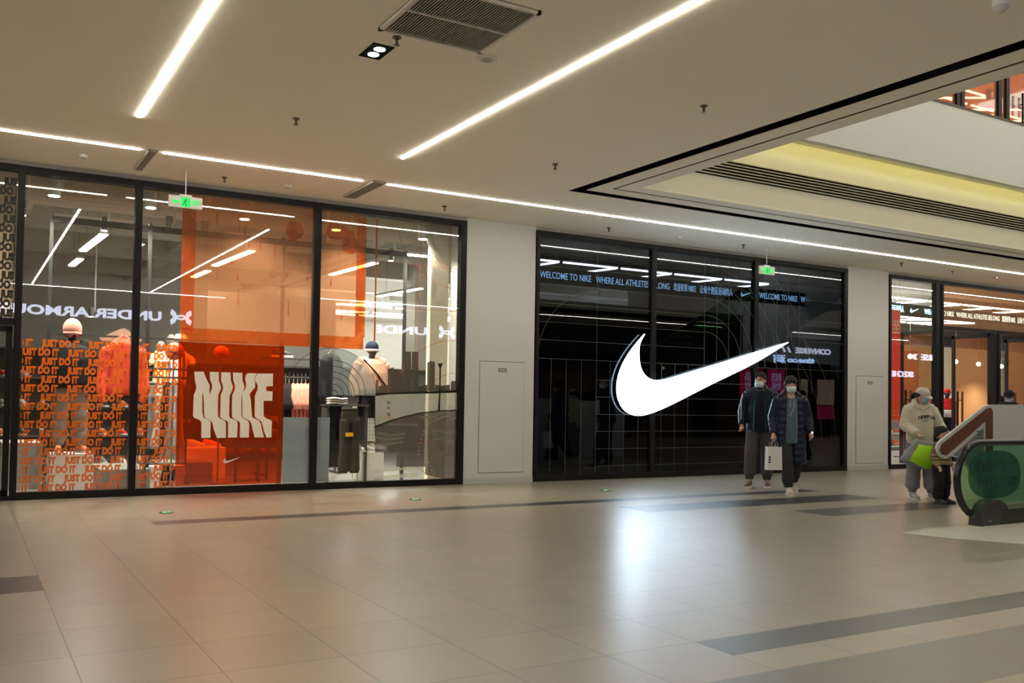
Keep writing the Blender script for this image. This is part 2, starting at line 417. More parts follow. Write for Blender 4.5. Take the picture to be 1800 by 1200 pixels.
# ceiling grille -------------------------------------------------------
def grille(x0, x1, y0, y1, n, label, cross=True, name='ceiling_grille', m=None, gap=True):
    g = thing(name, label, 'air vent', ((x0 + x1) / 2, (y0 + y1) / 2, ZC - 0.012))
    w_, h_ = (x1 - x0) / 2, (y1 - y0) / 2; m = m or M_grille
    b = B(); box(b, -w_, w_, -h_, h_, 0.008, 0.011); obj('backing', b, M_blk, g)
    b = B(); f = 0.03 if gap else 0.012
    box(b, -w_, w_, -h_, -h_ + f, -0.012, 0.01); box(b, -w_, w_, h_ - f, h_, -0.012, 0.01)
    box(b, -w_, -w_ + f, -h_, h_, -0.012, 0.01); box(b, w_ - f, w_, -h_, h_, -0.012, 0.01)
    if cross: box(b, -w_, w_, -0.008, 0.008, -0.014, 0.0)
    obj('frame', b, mat('grille_frame', (0.70, 0.65, 0.58), 0.5), g)
    for k in range(n):
        x = -w_ + f + (k + 0.5) * (2 * w_ - 2 * f) / n
        b = B(); bar(b, (x, -h_ + f, -0.004), (x, h_ - f, -0.004), 0.0075, 0.006); obj('slat', b, m, g)
grille(2.60, 3.47, -7.03, -6.12, 36, 'large square slatted air grille in the ceiling')
grille(1.725, 1.83, -1.48, -0.42, 5, 'narrow slatted ceiling diffuser above the first mullion', False, 'slot_diffuser', gap=False)
grille(4.42, 4.60, -1.52, -0.42, 7, 'narrow slatted ceiling diffuser above the third window', False, 'slot_diffuser', gap=False)

# sprinklers, detectors ------------------------------------------------
def sprinkler(x, y, label):
    s = thing('sprinkler', label, 'sprinkler', (x, y, ZC), 0, 'sprinklers hanging from the mall ceiling')
    mm = mat('sprinkler_metal', (0.16, 0.12, 0.09), 0.35, 0.7)
    b = B(); cyl(b, (0, 0, -0.012), (0, 0, 0), 0.034, 20); obj('escutcheon', b, mm, s, True)
    b = B(); cyl(b, (0, 0, -0.06), (0, 0, -0.01), 0.012, 10); obj('body', b, mm, s, True)
    b = B(); cyl(b, (0, 0, -0.066), (0, 0, -0.060), 0.022, 14); obj('deflector', b, mm, s)
for x, y, l in [(2.79, -6.03, 'sprinkler between the square grille and the twin spotlight'), (2.78, -3.55, 'sprinkler midway between the grille and the shop windows'),
                (2.78, -0.60, 'sprinkler above the orange window, right of the exit sign'), (5.89, -3.50, 'sprinkler left of the corner of the atrium slot'),
                (5.88, -0.61, 'sprinkler above the right end of the big clear window'), (5.87, -6.06, 'sprinkler between the diagonal light strip and the black atrium slot'),
                (8.78, -0.63, 'sprinkler above the left half of the dark window'), (11.63, -0.69, 'sprinkler beside the exit sign of the dark window'),
                (15.54, -0.93, 'sprinkler above the white pillar by the entrance'), (17.26, -0.84, 'sprinkler above the entrance windows')]:
    sprinkler(x, y, l)
def detector(x, y, label, r=0.05, h=0.035, cat='detector', name='smoke_detector'):
    s = thing(name, label, cat, (x, y, ZC), 0, 'round white ceiling fittings')
    b = B(); tube(b, [(0, 0, 0), (0, 0, -h * 0.5), (0, 0, -h)], [r, r * 0.95, r * 0.7], 24); obj('housing', b, mat('detector_plastic', (0.72, 0.68, 0.62), 0.5), s, False)
    b = B(); cyl(b, (0, 0, -h - 0.006), (0, 0, -h + 0.001), r * 0.45, 16); obj('sensor', b, mat('detector_grey', (0.40, 0.36, 0.32), 0.5), s)
detector(3.59, -6.01, 'round ceiling loudspeaker next to the corner of the square grille', 0.10, 0.012, 'loudspeaker', 'ceiling_speaker')
detector(1.13, -0.78, 'white smoke detector left of the narrow diffuser')
detector(3.59, -0.63, 'white smoke detector left of the second narrow diffuser')
detector(10.21, -0.64, 'white smoke detector above the middle of the dark window')
detector(18.78, -0.80, 'smoke detector at the right above the entrance')
c = thing('ceiling_camera', 'white dome camera at the upper right edge', 'camera', (5.98, -8.88, ZC))
b = B(); cyl(b, (0, 0, -0.05), (0, 0, 0), 0.055, 20); obj('mount', b, M_white, c, True)
b = B(); ball(b, (0, 0, -0.055), 0.045); obj('dome', b, mat('camera_dome', (0.5, 0.46, 0.46), 0.2), c, True)
s = thing('twin_spotlight', 'small black twin spotlight recessed beside the grille', 'light', (2.77, -5.67, ZC - 0.006))
b = B(); box(b, -0.09, 0.09, -0.16, 0.16, 0, 0.005); s2 = obj('frame', b, M_blk, s)
for k in (-1, 1):
    b = B(); cyl(b, (0, k * 0.065, -0.003), (0, k * 0.065, 0.0), 0.045, 20); obj('lamp', b, emat('downlight', (1, 0.93, 0.85), 30), s)
def slot_spot(x, y, label):
    s = thing('slot_spotlight', label, 'light', (x, y, ZC + 0.06), 0, 'spotlights inside the black atrium slot')
    b = B(); tube(b, [(0, 0, 0.06), (0, 0, 0.0)], [0.03, 0.045], 16); obj('housing', b, M_grey, s, True)
    b = B(); cyl(b, (0, 0, -0.006), (0, 0, -0.001), 0.03, 16); obj('lamp', b, emat('slot_lamp', (1, 0.95, 0.8), 6), s)
slot_spot(6.885, -3.31, 'lit spotlight in the black slot near the atrium corner')
slot_spot(6.885, -7.66, 'left one of the twin lit spotlights in the black slot at upper right')
slot_spot(6.885, -7.86, 'right one of the twin lit spotlights in the black slot at upper right')
slot_spot(8.45, -2.50, 'spotlight in the slot above the dark window')
slot_spot(12.2, -2.50, 'farther spotlight in the slot, above the right end of the dark window')

# downlights that light the mall
def spot(name, x, y, z, e, size=2.2, col=(1, 0.86, 0.68), r=0.1):
    l = bpy.data.lights.new(name, 'SPOT'); l.energy = e; l.spot_size = size; l.spot_blend = 0.8; l.color = col; l.shadow_soft_size = r
    o = bpy.data.objects.new(name, l); COL.objects.link(o); o.location = (x, y, z); return o
spot('twin_spot_lamp', 2.77, -5.67, ZC - 0.03, 60)
spot('slot_lamp', 6.885, -3.31, ZC + 0.03, 25, 1.2)
spot('slot_lamp', 6.885, -7.8, ZC + 0.03, 25, 1.2)

# exit signs -----------------------------------------------------------
def exit_sign(x, y, z, label, W=0.40, Hh=0.145):
    s = thing('exit_sign', label, 'exit sign', (x, y, z), 0, 'green exit signs hanging in front of the shop')
    b = B(); box(b, -W / 2, W / 2, 0, 0.03, 0, Hh); obj('panel', b, mat('exit_panel', (0.62, 0.58, 0.53), 0.5), s, bevel=0.004)
    b = B(); box(b, -0.075, 0.075, 0.002, 0.028, Hh, Hh + 0.02); obj('bracket', b, M_white, s)
    b = B(); cyl(b, (0, 0.015, Hh + 0.01), (0, 0.015, ZC - z), 0.006, 8); obj('rod', b, M_white, s)
    b = B(); cyl(b, (0, 0.015, ZC - z - 0.03), (0, 0.015, ZC - z), 0.035, 16, 0.02); obj('ceiling_cup', b, M_white, s)
    g = emat('exit_green', (0.05, 0.95, 0.18), 1.1)
    b = B(); yy = -0.003
    prism(b, [(-0.165, 0.072), (-0.12, 0.108), (-0.12, 0.085), (-0.07, 0.085), (-0.07, 0.060), (-0.12, 0.060), (-0.12, 0.036)], yy, 0)
    obj('arrow', b, g, s)
    b = B(); box(b, -0.058, 0.055, yy, 0, 0.012, 0.130); pl = obj('pictogram', b, g, s)
    b = B(); k = mat('exit_dark', (0.02, 0.09, 0.03), 0.6)
    ball(b, (0.004, yy - 0.001, 0.108), (0.010, 0.002, 0.010), 12, 6)
    for p, q in (((0.0, 0.095), (-0.012, 0.06)), ((-0.012, 0.06), (0.012, 0.045)), ((0.012, 0.045), (0.0, 0.02)), ((-0.012, 0.06), (-0.028, 0.04)), ((-0.028, 0.04), (-0.045, 0.035)),
                 ((0.0, 0.09), (0.03, 0.078)), ((0.0, 0.09), (-0.03, 0.075)), ((0.045, 0.125), (0.045, 0.015))):
        bar(b, (p[0], yy - 0.001, p[1]), (q[0], yy - 0.001, q[1]), 0.003, 0.009)
    obj('running_figure', b, k, pl)
    b = place(text_bm('EXIT', 0.052, 0.002, 0.003, box_w=0.108), FACE(0.068, yy, 0.05)); obj('lettering', b, g, s)
exit_sign(2.29, -0.73, 3.575, 'green exit sign hanging in front of the orange window')
exit_sign(12.27, -0.63, 3.59, 'green exit sign hanging in front of the dark window', 0.37)

# ================================================================== SHOP FRONT
ZT = 4.0
def window(n, xs, ws, gm, z0=0.09, z1=3.92, y=0.0):
    """one glazed front: frame with mullions at xs, a pane in each bay"""
    b = B()
    for x, wd in zip(xs, ws): box(b, x - wd / 2, x + wd / 2, y - 0.05, y + 0.07, 0, z1 + 0.08)
    box(b, xs[0], xs[-1], y - 0.045, y + 0.065, 0, z0); box(b, xs[0], xs[-1], y - 0.045, y + 0.065, z1, z1 + 0.08)
    fr = struct(obj('window_%d' % n, b, M_black, bevel=0.004))
    for i in range(len(xs) - 1):
        b = B(); box(b, xs[i] + ws[i] / 2, xs[i + 1] - ws[i + 1] / 2, y - 0.006, y + 0.006, z0, z1)
        obj('pane', b, gm, fr)
    return fr
window(1, [0.54, 1.86, 4.21, 6.50], [0.075, 0.085, 0.095, 0.10], M_glass)
window(2, [7.84, 10.19, 12.61, 15.04], [0.06, 0.10, 0.10, 0.10], M_tint)
# far left bay with its door
b = B(); box(b, -6, 0.5, -0.05, 0.07, 3.92, 4.0); box(b, -6, 0.5, -0.05, 0.07, 2.08, 2.16); box(b, -1.1, -1.0, -0.05, 0.07, 0, 4.0); box(b, -6, 0.5, -0.05, 0.07, 0, 0.05)
box(b, -3.6, -3.5, -0.05, 0.07, 0, 4.0)
wl = struct(obj('window_3', b, M_black))
b = B(); box(b, -6, 0.5, -0.006, 0.006, 2.16, 3.92); obj('pane', b, M_glass, wl)
b = B(); box(b, -6, -1.1, -0.006, 0.006, 0.05, 2.08); obj('pane', b, M_glass, wl)
def leaf(n, x, y, wd, dx, dy, z1=2.05, handle=True, gm=None, h_side=1):
    """door leaf hinged at (x,y), running in direction (dx,dy)"""
    d = thing('door_%d' % n, 'x', 'door', (x, y, 0), math.atan2(dy, dx)); del d['label']; del d['category']; d['kind'] = 'structure'
    b = B(); f = 0.07
    box(b, 0, f, -0.025, 0.025, 0.02, z1); box(b, wd - f, wd, -0.025, 0.025, 0.02, z1); box(b, 0, wd, -0.025, 0.025, z1 - f, z1); box(b, 0, wd, -0.025, 0.025, 0.02, 0.12)
    obj('door_frame', b, M_black, d)
    b = B(); box(b, f, wd - f, -0.005, 0.005, 0.12, z1 - f); obj('pane', b, gm or M_glass, d)
    if handle:
        for s_ in (-1, 1):
            b = B(); hx = wd - 0.20
            bar(b, (hx, s_ * 0.09, 0.35), (hx, s_ * 0.09, 1.65), 0.035, 0.035)
            for z in (0.55, 1.45): bar(b, (hx, s_ * 0.02, z), (hx, s_ * 0.09, z), 0.02)
            obj('door_handle', b, M_black, d)
    return d
leaf(1, 0.49, 0.0, 0.95, -1, 0, 2.07)
# pillars
for n, x0, x1 in ((1, 6.555, 7.79), (2, 15.10, 16.335)):
    b = B(); box(b, x0, x1, -0.03, 0.5, 0.085, ZC)
    pw = struct(obj('wall_pillar_%d' % n, b, M_wall))
    b = B(); box(b, x0, x1, -0.045, 0.5, 0, 0.085); struct(obj('baseboard_pillar_%d' % n, b, mat('baseboard', (0.50, 0.49, 0.47), 0.4)))
    if n == 1: a = (6.81, 7.615, 0.16, 1.88)
    else: a = (15.355, 16.18, 0.13, 1.885)
    t = thing('access_panel', 'flush white access hatch with small grey plate in the %s white pillar' % ('left' if n == 1 else 'right'), 'hatch', ((a[0] + a[1]) / 2, -0.031, a[2]))
    hw = (a[1] - a[0]) / 2; hh = a[3] - a[2]
    b = B(); box(b, -hw, hw, -0.002, 0.0, 0, hh); obj('gap', b, mat('hatch_gap', (0.06, 0.055, 0.05), 0.8), t)
    b = B(); box(b, -hw + 0.006, hw - 0.006, -0.007, -0.001, 0.006, hh - 0.008); obj('door', b, M_wall, t)
    b = B(); box(b, -0.075, 0.075, -0.010, -0.006, hh - 0.165, hh - 0.105); pl = obj('plate', b, mat('hatch_plate', (0.20, 0.20, 0.19), 0.4, 0.4), t)
    b = B()
    for k in range(4): box(b, -0.055 + k * 0.03, -0.037 + k * 0.03, -0.0112, -0.0098, hh - 0.15, hh - 0.12)
    obj('plate_mark', b, mat('plate_mark', (0.5, 0.5, 0.48), 0.5), pl)
b = B(); box(b, -10, 22, -0.02, 0.5, ZT, ZC); struct(obj('trim_6', b, mat('gap_trim', (0.36, 0.34, 0.32), 0.6)))  # light grey trim strip between shop front and ceiling

# ------------------------------------------------ lettering stuck on the left panes
M_or = film('orange_lettering', (0.9, 0.3, 0.08), (0.64, 0.13, 0.018), 0.84)
def jdi_rows(x0, x1, label, m, ztop, n, pitch, h, Y, name='window_lettering', first=0, phase=0.0):
    """rows of the slogan, each row shifted by half a phrase, cut at the film's edges"""
    b = B(); per = 0.515 * h / 0.078
    for k in range(n):
        z = ztop - k * pitch
        off = phase + (0 if (k + first) % 2 == 0 else per * 0.56)
        x = x0 - 3 * per + (off % per)
        while x < x1:
            if x + per > x0:
                t = text_bm('JUST DO IT', h, 0, 0.008 * h / 0.078, box_w=per * 0.82)
                place(t, FACE(x, Y, z)); 
                for cut, nrm in ((x0, (-1, 0, 0)), (x1, (1, 0, 0))):
                    g_ = list(t.verts) + list(t.edges) + list(t.faces)
                    if g_: bmesh.ops.bisect_plane(t, geom=g_, plane_co=(cut, Y, 0), plane_no=nrm, clear_outer=True)
                merge(b, t)
            x += per
    return one(name, b, m, label, 'window lettering')
jdi_rows(0.60, 1.81, 'orange slogan lettering stuck on the pane in front of the grey mannequin', M_or, 1.845, 18, 0.1095, 0.078, 0.012, phase=0.20)
jdi_rows(1.92, 2.385, 'narrow column of orange slogan lettering left of the orange film', M_or, 1.845, 18, 0.1095, 0.078, 0.012, phase=0.20)
jdi_rows(-0.9, 0.485, 'black slogan lettering on the pane above the door at the left edge', mat('black_lettering', (0.01, 0.01, 0.01), 0.6), 3.75, 15, 0.112, 0.085, -0.012, phase=0.12)
# ------------------------------------------------ films on the glass
b = B(); box(b, -0.98, 0.49, 0.009, 0.010, 2.17, 3.91); one('window_film', b, film('lit_interior_film', (0.9, 0.8, 0.7), (0.72, 0.58, 0.46), 0.5), 'pale tan film added for the lit interior behind the black lettering', 'window film')  # added film; its tan stands in for the lit interior behind
M_of = film('orange_film_strong', (0.78, 0.22, 0.03), (0.55, 0.13, 0.018), 0.16)
M_pf = film('orange_film_pale', (1.0, 0.74, 0.57), (0.72, 0.43, 0.27), 0.20)
M_ob = film('orange_brushed_film', (0.95, 0.60, 0.34), (0.52, 0.22, 0.06), 0.26, 0.24, 2.5)
M_gf = film('grey_film', (0.55, 0.60, 0.62), (0.38, 0.40, 0.41), 0.55)
M_cr = mat('cream_letters', (0.95, 0.89, 0.74), 0.6, var=0.02)
for nm, x0, x1, z0, z1, m, l in (('window_film', 2.39, 3.785, 0.10, 1.972, M_of, 'strong orange see-through film rectangle behind the big cream letters'),
                                 ('window_film', 2.40, 4.155, 1.976, 3.915, M_pf, 'pale orange see-through film over the upper half of the middle pane'),
                                 ('window_film', 4.265, 4.93, 1.976, 3.915, M_pf, 'pale orange see-through film on the upper left of the third pane'),
                                 ('window_film', 3.79, 4.155, 0.10, 1.00, M_gf, 'grey see-through film at the lower right of the middle pane'),
                                 ('window_film', 4.265, 4.455, 0.10, 1.00, M_gf, 'narrow grey see-through film at the lower left of the third pane')):
    b = B(); box(b, x0, x1, 0.009, 0.010, z0, z1); one(nm, b, m, l, 'window film')
b = B()
box(b, 2.40, 2.57, 0.012, 0.0125, 2.13, 3.90)
one('brushed_film', b, M_ob, 'vertical band of brushed orange paint at the left edge of the pale film', 'window film')
b = B(); box(b, 2.42, 4.14, 0.013, 0.0135, 1.98, 2.16); one('brushed_film', b, M_ob, 'horizontal band of brushed orange paint above the cream letters', 'window film')
b = B(); box(b, 4.27, 4.93, 0.013, 0.0135, 1.98, 2.15); box(b, 4.80, 4.95, 0.012, 0.0125, 2.15, 3.85)
one('brushed_film', b, M_ob, 'brushed orange paint along the bottom and right edge of the third pane film', 'window film')
pdr = thing('paint_drips', 'orange paint blots and drips printed across the upper panes', 'window print', (3.6, 0.0145, 3.0))
for x0, z0, wd, dz in ((3.78, 3.42, 0.22, 0.30), (4.35, 3.50, 0.3, 0.26), (4.6, 3.3, 0.2, 0.4)):
    b = B(); prism(b, [(x0 - 3.6 + wd * math.cos(t / 9 * PI * 2) * (0.5 + 0.15 * random.random()) + wd / 2, z0 - 3.0 + dz * (0.5 + 0.5 * math.sin(t / 9 * PI * 2) * (0.8 + 0.3 * random.random()))) for t in range(9)], -0.0005, 0); obj('blot', b, M_ob, pdr)
for i in range(22):
    x = random.uniform(2.62, 4.9); z = random.uniform(2.2, 3.7)
    if 4.1 < x < 4.3: continue
    l = random.uniform(0.05, 0.22); q = random.uniform(0.006, 0.016)
    x -= 3.6; z -= 3.0; b = B(); prism(b, [(x, z), (x + q, z + l), (x + q * 1.6, z + l * 0.9), (x + q * 1.7, z - 0.02), (x + q, z - 0.05)], -0.0005, 0); obj('drip', b, M_ob, pdr)
# thin white and red printed lines
M_wl = film('white_line_print', (0.9, 0.9, 0.9), (0.7, 0.66, 0.6), 0.75)
M_rl = film('red_line_print', (0.8, 0.3, 0.15), (0.55, 0.12, 0.05), 0.85)
M_dl = mat('dark_line_print', (0.03, 0.03, 0.03), 0.7)
b = B()
cx, cz = at(365, 463).x, at(365, 463).z
line2(b, arc(cx, cz, 0.47, -PI / 2, PI / 2, 30), 0.005, 0.015)
q = at(494, 475); line2(b, arc(q.x, q.z, 0.19, 0, 2 * PI, 36), 0.005, 0.015)
q = at(632, 478); line2(b, arc(q.x, q.z, 0.47, PI / 2, 3 * PI / 2, 30), 0.005, 0.015)
for x, z0, z1 in ((2.75, 2.2, 3.9), (3.3, 2.0, 3.9), (3.79, 2.0, 3.9), (4.72, 2.0, 3.9), (4.62, 2.0, 3.9)): line2(b, [(x, z0), (x, z1)], 0.004, 0.015)
for z in (2.45, 3.1, 3.55): line2(b, [(2.42, z), (4.1, z)], 0.003, 0.015); line2(b, [(4.28, z), (4.9, z)], 0.003, 0.015)
one('line_print', b, M_wl, 'thin white circles and straight lines printed on the orange panes', 'window print')
b = B()
q0 = at(662, 450).x; box(b, q0 - 0.012, q0 + 0.012, 0.015, 0.0155, 2.1, 3.88)
q1 = at(740, 450).x; line2(b, [(q1, 1.7), (q1, 3.88)], 0.008, 0.015)
for py in ((665, 458, 805, 473), (665, 540, 805, 547)): line2(b, pix([(py[0], py[1]), (py[2], py[3])], 0.015), 0.006, 0.015)
line2(b, [(6.42 + 1.0 * math.cos(t), 3.95 + 1.0 * math.sin(t)) for t in [PI + k * PI / 40 for k in range(0, 20)]], 0.006, 0.015)
line2(b, [(6.42 + 0.4 * math.cos(t), 3.6 + 0.4 * math.sin(t)) for t in [PI + k * PI / 40 for k in range(0, 20)]], 0.006, 0.015)
for r in (1.05, 0.55):
    q = at(800, 720); line2(b, [(q.x + 0.0 + r * math.cos(t), q.z + r * math.sin(t)) for t in [PI / 2 + k * PI / 30 for k in range(0, 31)]], 0.006, 0.015)
line2(b, pix([(662, 735), (805, 738)], 0.015), 0.005, 0.015); line2(b, pix([(662, 773), (750, 773), (800, 735)], 0.015), 0.005, 0.015)
one('line_print', b, M_rl, 'thin orange-red lines and arcs printed on the right of the third pane', 'window print')
q = at(584, 694, 0.015)
apr = thing('arc_print', 'quarter circles of dark concentric arcs printed on the third pane', 'window print', (q.x, -0.008, q.z))
for k, r in enumerate((0.07, 0.155, 0.24, 0.32, 0.405, 0.49, 0.655)):
    b = B(); line2(b, arc(0, 0, r, 0, PI / 2, 24), 0.008, 0.0); obj('arc', b, M_dl, apr)
b = B(); line2(b, arc(-0.02, 0, 0.66, PI / 2, PI * 0.90, 14), 0.008, 0.0); obj('arc', b, M_dl, apr)
b = B(); f_ = arc(q.x, q.z, 0.65, 0, PI / 2, 24); prism(b, [(q.x, q.z)] + f_, 0.008, 0.009)
one('arc_film', b, film('arc_grey_film', (0.75, 0.78, 0.78), (0.40, 0.42, 0.41), 0.28), 'grey quarter disc of see-through film behind the dark arcs', 'window film')

# cream wavy letters NIKE, traced in the plane of the glass
def z5(l): return [(300 + x / 6, 540 + y / 6) for x, y in l]
def z6(l): return [(300 + x / 6, 700 + y / 6) for x, y in l]
Ln = z5([(250, 678), (348, 678), (362, 720), (378, 755), (412, 825), (408, 870), (412, 925), (425, 885), (438, 845), (436, 810), (416, 765), (413, 680), (507, 683), (508, 775), (528, 830), (528, 862), (503, 920), (498, 1000)]) + \
    z6([(498, 150), (500, 190), (520, 212), (575, 237), (583, 262), (582, 415), (488, 417), (455, 330), (440, 262), (425, 235), (370, 210), (355, 190), (352, 120)]) + z5([(350, 1000), (345, 930), (338, 900), (334, 930), (334, 1000)]) + \
    z6([(335, 150), (345, 200), (385, 220), (415, 235), (421, 250), (418, 416), (323, 419), (324, 250), (300, 225), (250, 205), (235, 185), (238, 120)]) + z5([(240, 1000), (245, 920), (270, 862), (270, 825), (255, 765)])
Li = z5([(533, 684), (630, 686), (634, 770), (655, 830), (652, 868), (622, 930), (618, 1050)]) + z6([(617, 180), (622, 200), (640, 212), (700, 240), (706, 270), (700, 412), (605, 414), (606, 262), (598, 240), (540, 215), (522, 195), (524, 100)]) + z5([(526, 1000), (528, 925), (552, 865), (552, 835), (533, 775)])
Lk = z5([(657, 687), (755, 690), (757, 765), (776, 830), (776, 850), (763, 892), (790, 855), (797, 815), (785, 750), (795, 712), (815, 693), (910, 696), (884, 745), (893, 790), (890, 845), (833, 912), (846, 980), (853, 1080)]) + \
    z6([(855, 150), (858, 190), (872, 206), (935, 235), (952, 270), (962, 330), (985, 410), (885, 411), (862, 320), (850, 262), (830, 232), (775, 208), (757, 188), (756, 120)]) + z5([(757, 1000), (752, 915), (746, 950)]) + \
    z6([(745, 120), (746, 185), (762, 208), (815, 235), (829, 265), (825, 411), (730, 413), (732, 268), (724, 245), (662, 215), (648, 195), (646, 120)]) + z5([(647, 1000), (650, 925), (676, 868), (680, 830), (660, 770)])
Le = z5([(917, 697), (1080, 698), (1078, 832), (1012, 831), (1005, 855), (1010, 882), (1075, 886), (1072, 985), (980, 985)]) + \
    z6([(980, 100), (981, 185), (1000, 206), (1055, 228), (1068, 240), (1062, 411), (1010, 412), (985, 350), (968, 280), (955, 240), (900, 208), (886, 190), (886, 100)]) + z5([(888, 1000), (888, 935), (918, 862), (920, 830), (893, 770), (890, 745)])
t = thing('wavy_sign', 'large cream wavy letters on the strong orange film', 'sign', at(410, 768, 0.0))
for l in (Ln, Li, Lk, Le):
    b = B(); pl = pix(l, -0.008); prism(b, [(p[0] - t.location.x, p[1] - t.location.z) for p in pl], -0.009, -0.0065); obj('letter', b, M_cr, t)
# swoosh outlines
SW = [(1134.6, 587), (1127.6, 598.7), (1124.8, 608), (1124.2, 620), (1124.8, 633.7), (1127.6, 647.7), (1133.5, 658), (1141.6, 665), (1153, 668.7), (1167, 667.5), (1188, 661.7), (1223, 651), (1258, 640.7), (1300, 627.6), (1345, 613.8), (1387, 601.5),
      (1362, 617.5), (1330, 637), (1300, 652), (1258, 672), (1223, 689.8), (1190.6, 706.5), (1167, 717.8), (1144, 727), (1127.6, 730.8), (1116, 730), (1104, 724.8), (1095, 715.5), (1088.4, 701), (1086, 685), (1087.5, 666), (1093.8, 645), (1104, 625.5), (1118, 605.7)]
def sub(pts):
    """Chaikin rounding, keeps the two sharp tips"""
    keep = {0, 15}; out = []; n = len(pts)
    for i in range(n):
        p, q, r = pts[i - 1], pts[i], pts[(i + 1) % n]
        if i in keep: out.append(q)
        else: out += [(0.25 * p[0] + 0.75 * q[0], 0.25 * p[1] + 0.75 * q[1]), (0.75 * q[0] + 0.25 * r[0], 0.75 * q[1] + 0.25 * r[1])]
    return out
SWP = pix(sub(SW), -0.11)
t = thing('lit_tick_sign', 'huge white glowing curved tick sign on the dark window', 'sign', (at(1200, 730, -0.10).x, -0.052, 1.0))
b = B(); prism(b, [(p[0] - t.location.x, p[1] - t.location.z) for p in SWP], -0.05, -0.012); obj('lit_face', b, emat('swoosh_light', (0.66, 0.83, 1.0), SWOOSH_L), t)
b = B(); prism(b, [(p[0] - t.location.x, p[1] - t.location.z) for p in SWP], -0.0119, 0.0); obj('casing', b, mat('sign_casing', (0.7, 0.72, 0.74), 0.5), t)
def swoosh(bm, x, z, wd, Y, d=0.004):
    mnx = min(p[0] for p in SWP); mxx = max(p[0] for p in SWP); mnz = min(p[1] for p in SWP); k = wd / (mxx - mnx)
    prism(bm, [(x + (p[0] - mnx) * k, z + (p[1] - mnz) * k) for p in SWP], Y - d, Y)
b = B(); q = at(392, 814, 0.01); swoosh(b, q.x, q.z, at(422, 805).x - q.x, -0.0065, 0.002)
one('tick_sticker', b, mat('white_sticker', (0.75, 0.74, 0.72), 0.6), 'small white curved tick sticker low on the strong orange film', 'sticker')

# skyline print on the third pane
M_city = film('skyline_dark_film', (0.25, 0.22, 0.20), (0.07, 0.055, 0.045), 0.72)
M_road = film('road_film', (0.40, 0.37, 0.35), (0.11, 0.09, 0.08), 0.62)
M_mark = film('road_marking_film', (0.8, 0.78, 0.7), (0.55, 0.52, 0.44), 0.55)
M_dark = mat('print_black', (0.012, 0.011, 0.012), 0.7)
def z8(l): return [(540 + x / 6, 540 + y / 6) for x, y in l]     # traced from enlargements
def z9(l): return [(540 + x / 6, 700 + y / 6) for x, y in l]
t = thing('skyline_print', 'translucent city skyline and curved road printed on the right of the third pane', 'window print', (at(730, 860).x, 0.011, 0.09))
def pr(name, l, m, Y=0.0005, parent=None):
    b = B(); pl = pix(l, 0.011); flat(b, [(p[0] - t.location.x, p[1] - t.location.z) for p in pl], Y); return obj(name, b, m, parent or t)
pr('road', z9([(718, 300), (860, 240), (1000, 200), (1180, 155), (1400, 130), (1600, 118), (1600, 880), (1240, 800), (1245, 720), (940, 720), (940, 570), (716, 570)]), M_road, 0.0)
pr('kerb', z9([(718, 285), (860, 232), (1000, 190), (1180, 148), (1400, 125), (1600, 114), (1600, 124), (1400, 138), (1180, 162), (1000, 206), (860, 250), (718, 308)]), M_dark, 0.001)
for l in ([(858, 262), (1165, 270), (1170, 290), (858, 278)], [(740, 352), (870, 372), (1040, 362), (1030, 385), (870, 398), (725, 380)], [(720, 395), (870, 418), (1025, 405), (1020, 430), (870, 442), (718, 425)],
          [(800, 480), (1012, 450), (1010, 472), (810, 502)], [(1370, 140), (1570, 155), (1560, 170), (1380, 155)], [(1150, 190), (1385, 178), (1370, 192), (1260, 215)], [(1480, 212), (1590, 190), (1590, 215)],
          [(1315, 340), (1460, 325), (1588, 345), (1588, 362), (1460, 345), (1315, 358)], [(1315, 380), (1470, 358), (1588, 385), (1588, 408), (1470, 384), (1318, 402)], [(1325, 425), (1475, 396), (1588, 418), (1588, 436), (1480, 420), (1330, 445)],
          [(706, 760), (1110, 718), (1140, 752), (1010, 752), (706, 785)], [(706, 825), (1155, 780), (1175, 822), (706, 862)]):
    pr('road_marking', z9(l), M_mark, -0.001)
b = B()
for i in range(26):
    a = i / 25.0
    if a < 0.45: x, y = 1500 - a / 0.45 * 240, 185 + (a / 0.45) ** 1.6 * 90
    else: c_ = (a - 0.45) / 0.55; x, y = 1260 - 90 * math.sin(c_ * PI * 0.8) + (150 * c_ if c_ > 0.6 else 0) - (90 if c_ > 0.6 else 0) * 0, 275 + c_ * 560
    pq = pix(z9([(x, y)]), 0.011)[0]; px_ = pq[0] - t.location.x; pz = pq[1] - t.location.z
    flat(b, [(px_ - 0.016, pz - 0.005), (px_ + 0.016, pz - 0.005), (px_ + 0.016, pz + 0.005), (px_ - 0.016, pz + 0.005)], -0.0015)
obj('dotted_line', b, mat('dot_print', (0.6, 0.58, 0.5), 0.6), t)
pr('wall', z8([(718, 935), (860, 910), (1600, 900), (1600, 1082), (1400, 1098), (1180, 1118), (1000, 1158), (860, 1202), (718, 1262)]), film('concrete_wall_film', (0.72, 0.70, 0.62), (0.42, 0.41, 0.36), 0.55), 0.0)
pr('ledge', z8([(718, 905), (1600, 872), (1600, 900), (860, 918), (718, 935)]), M_dark, -0.001)
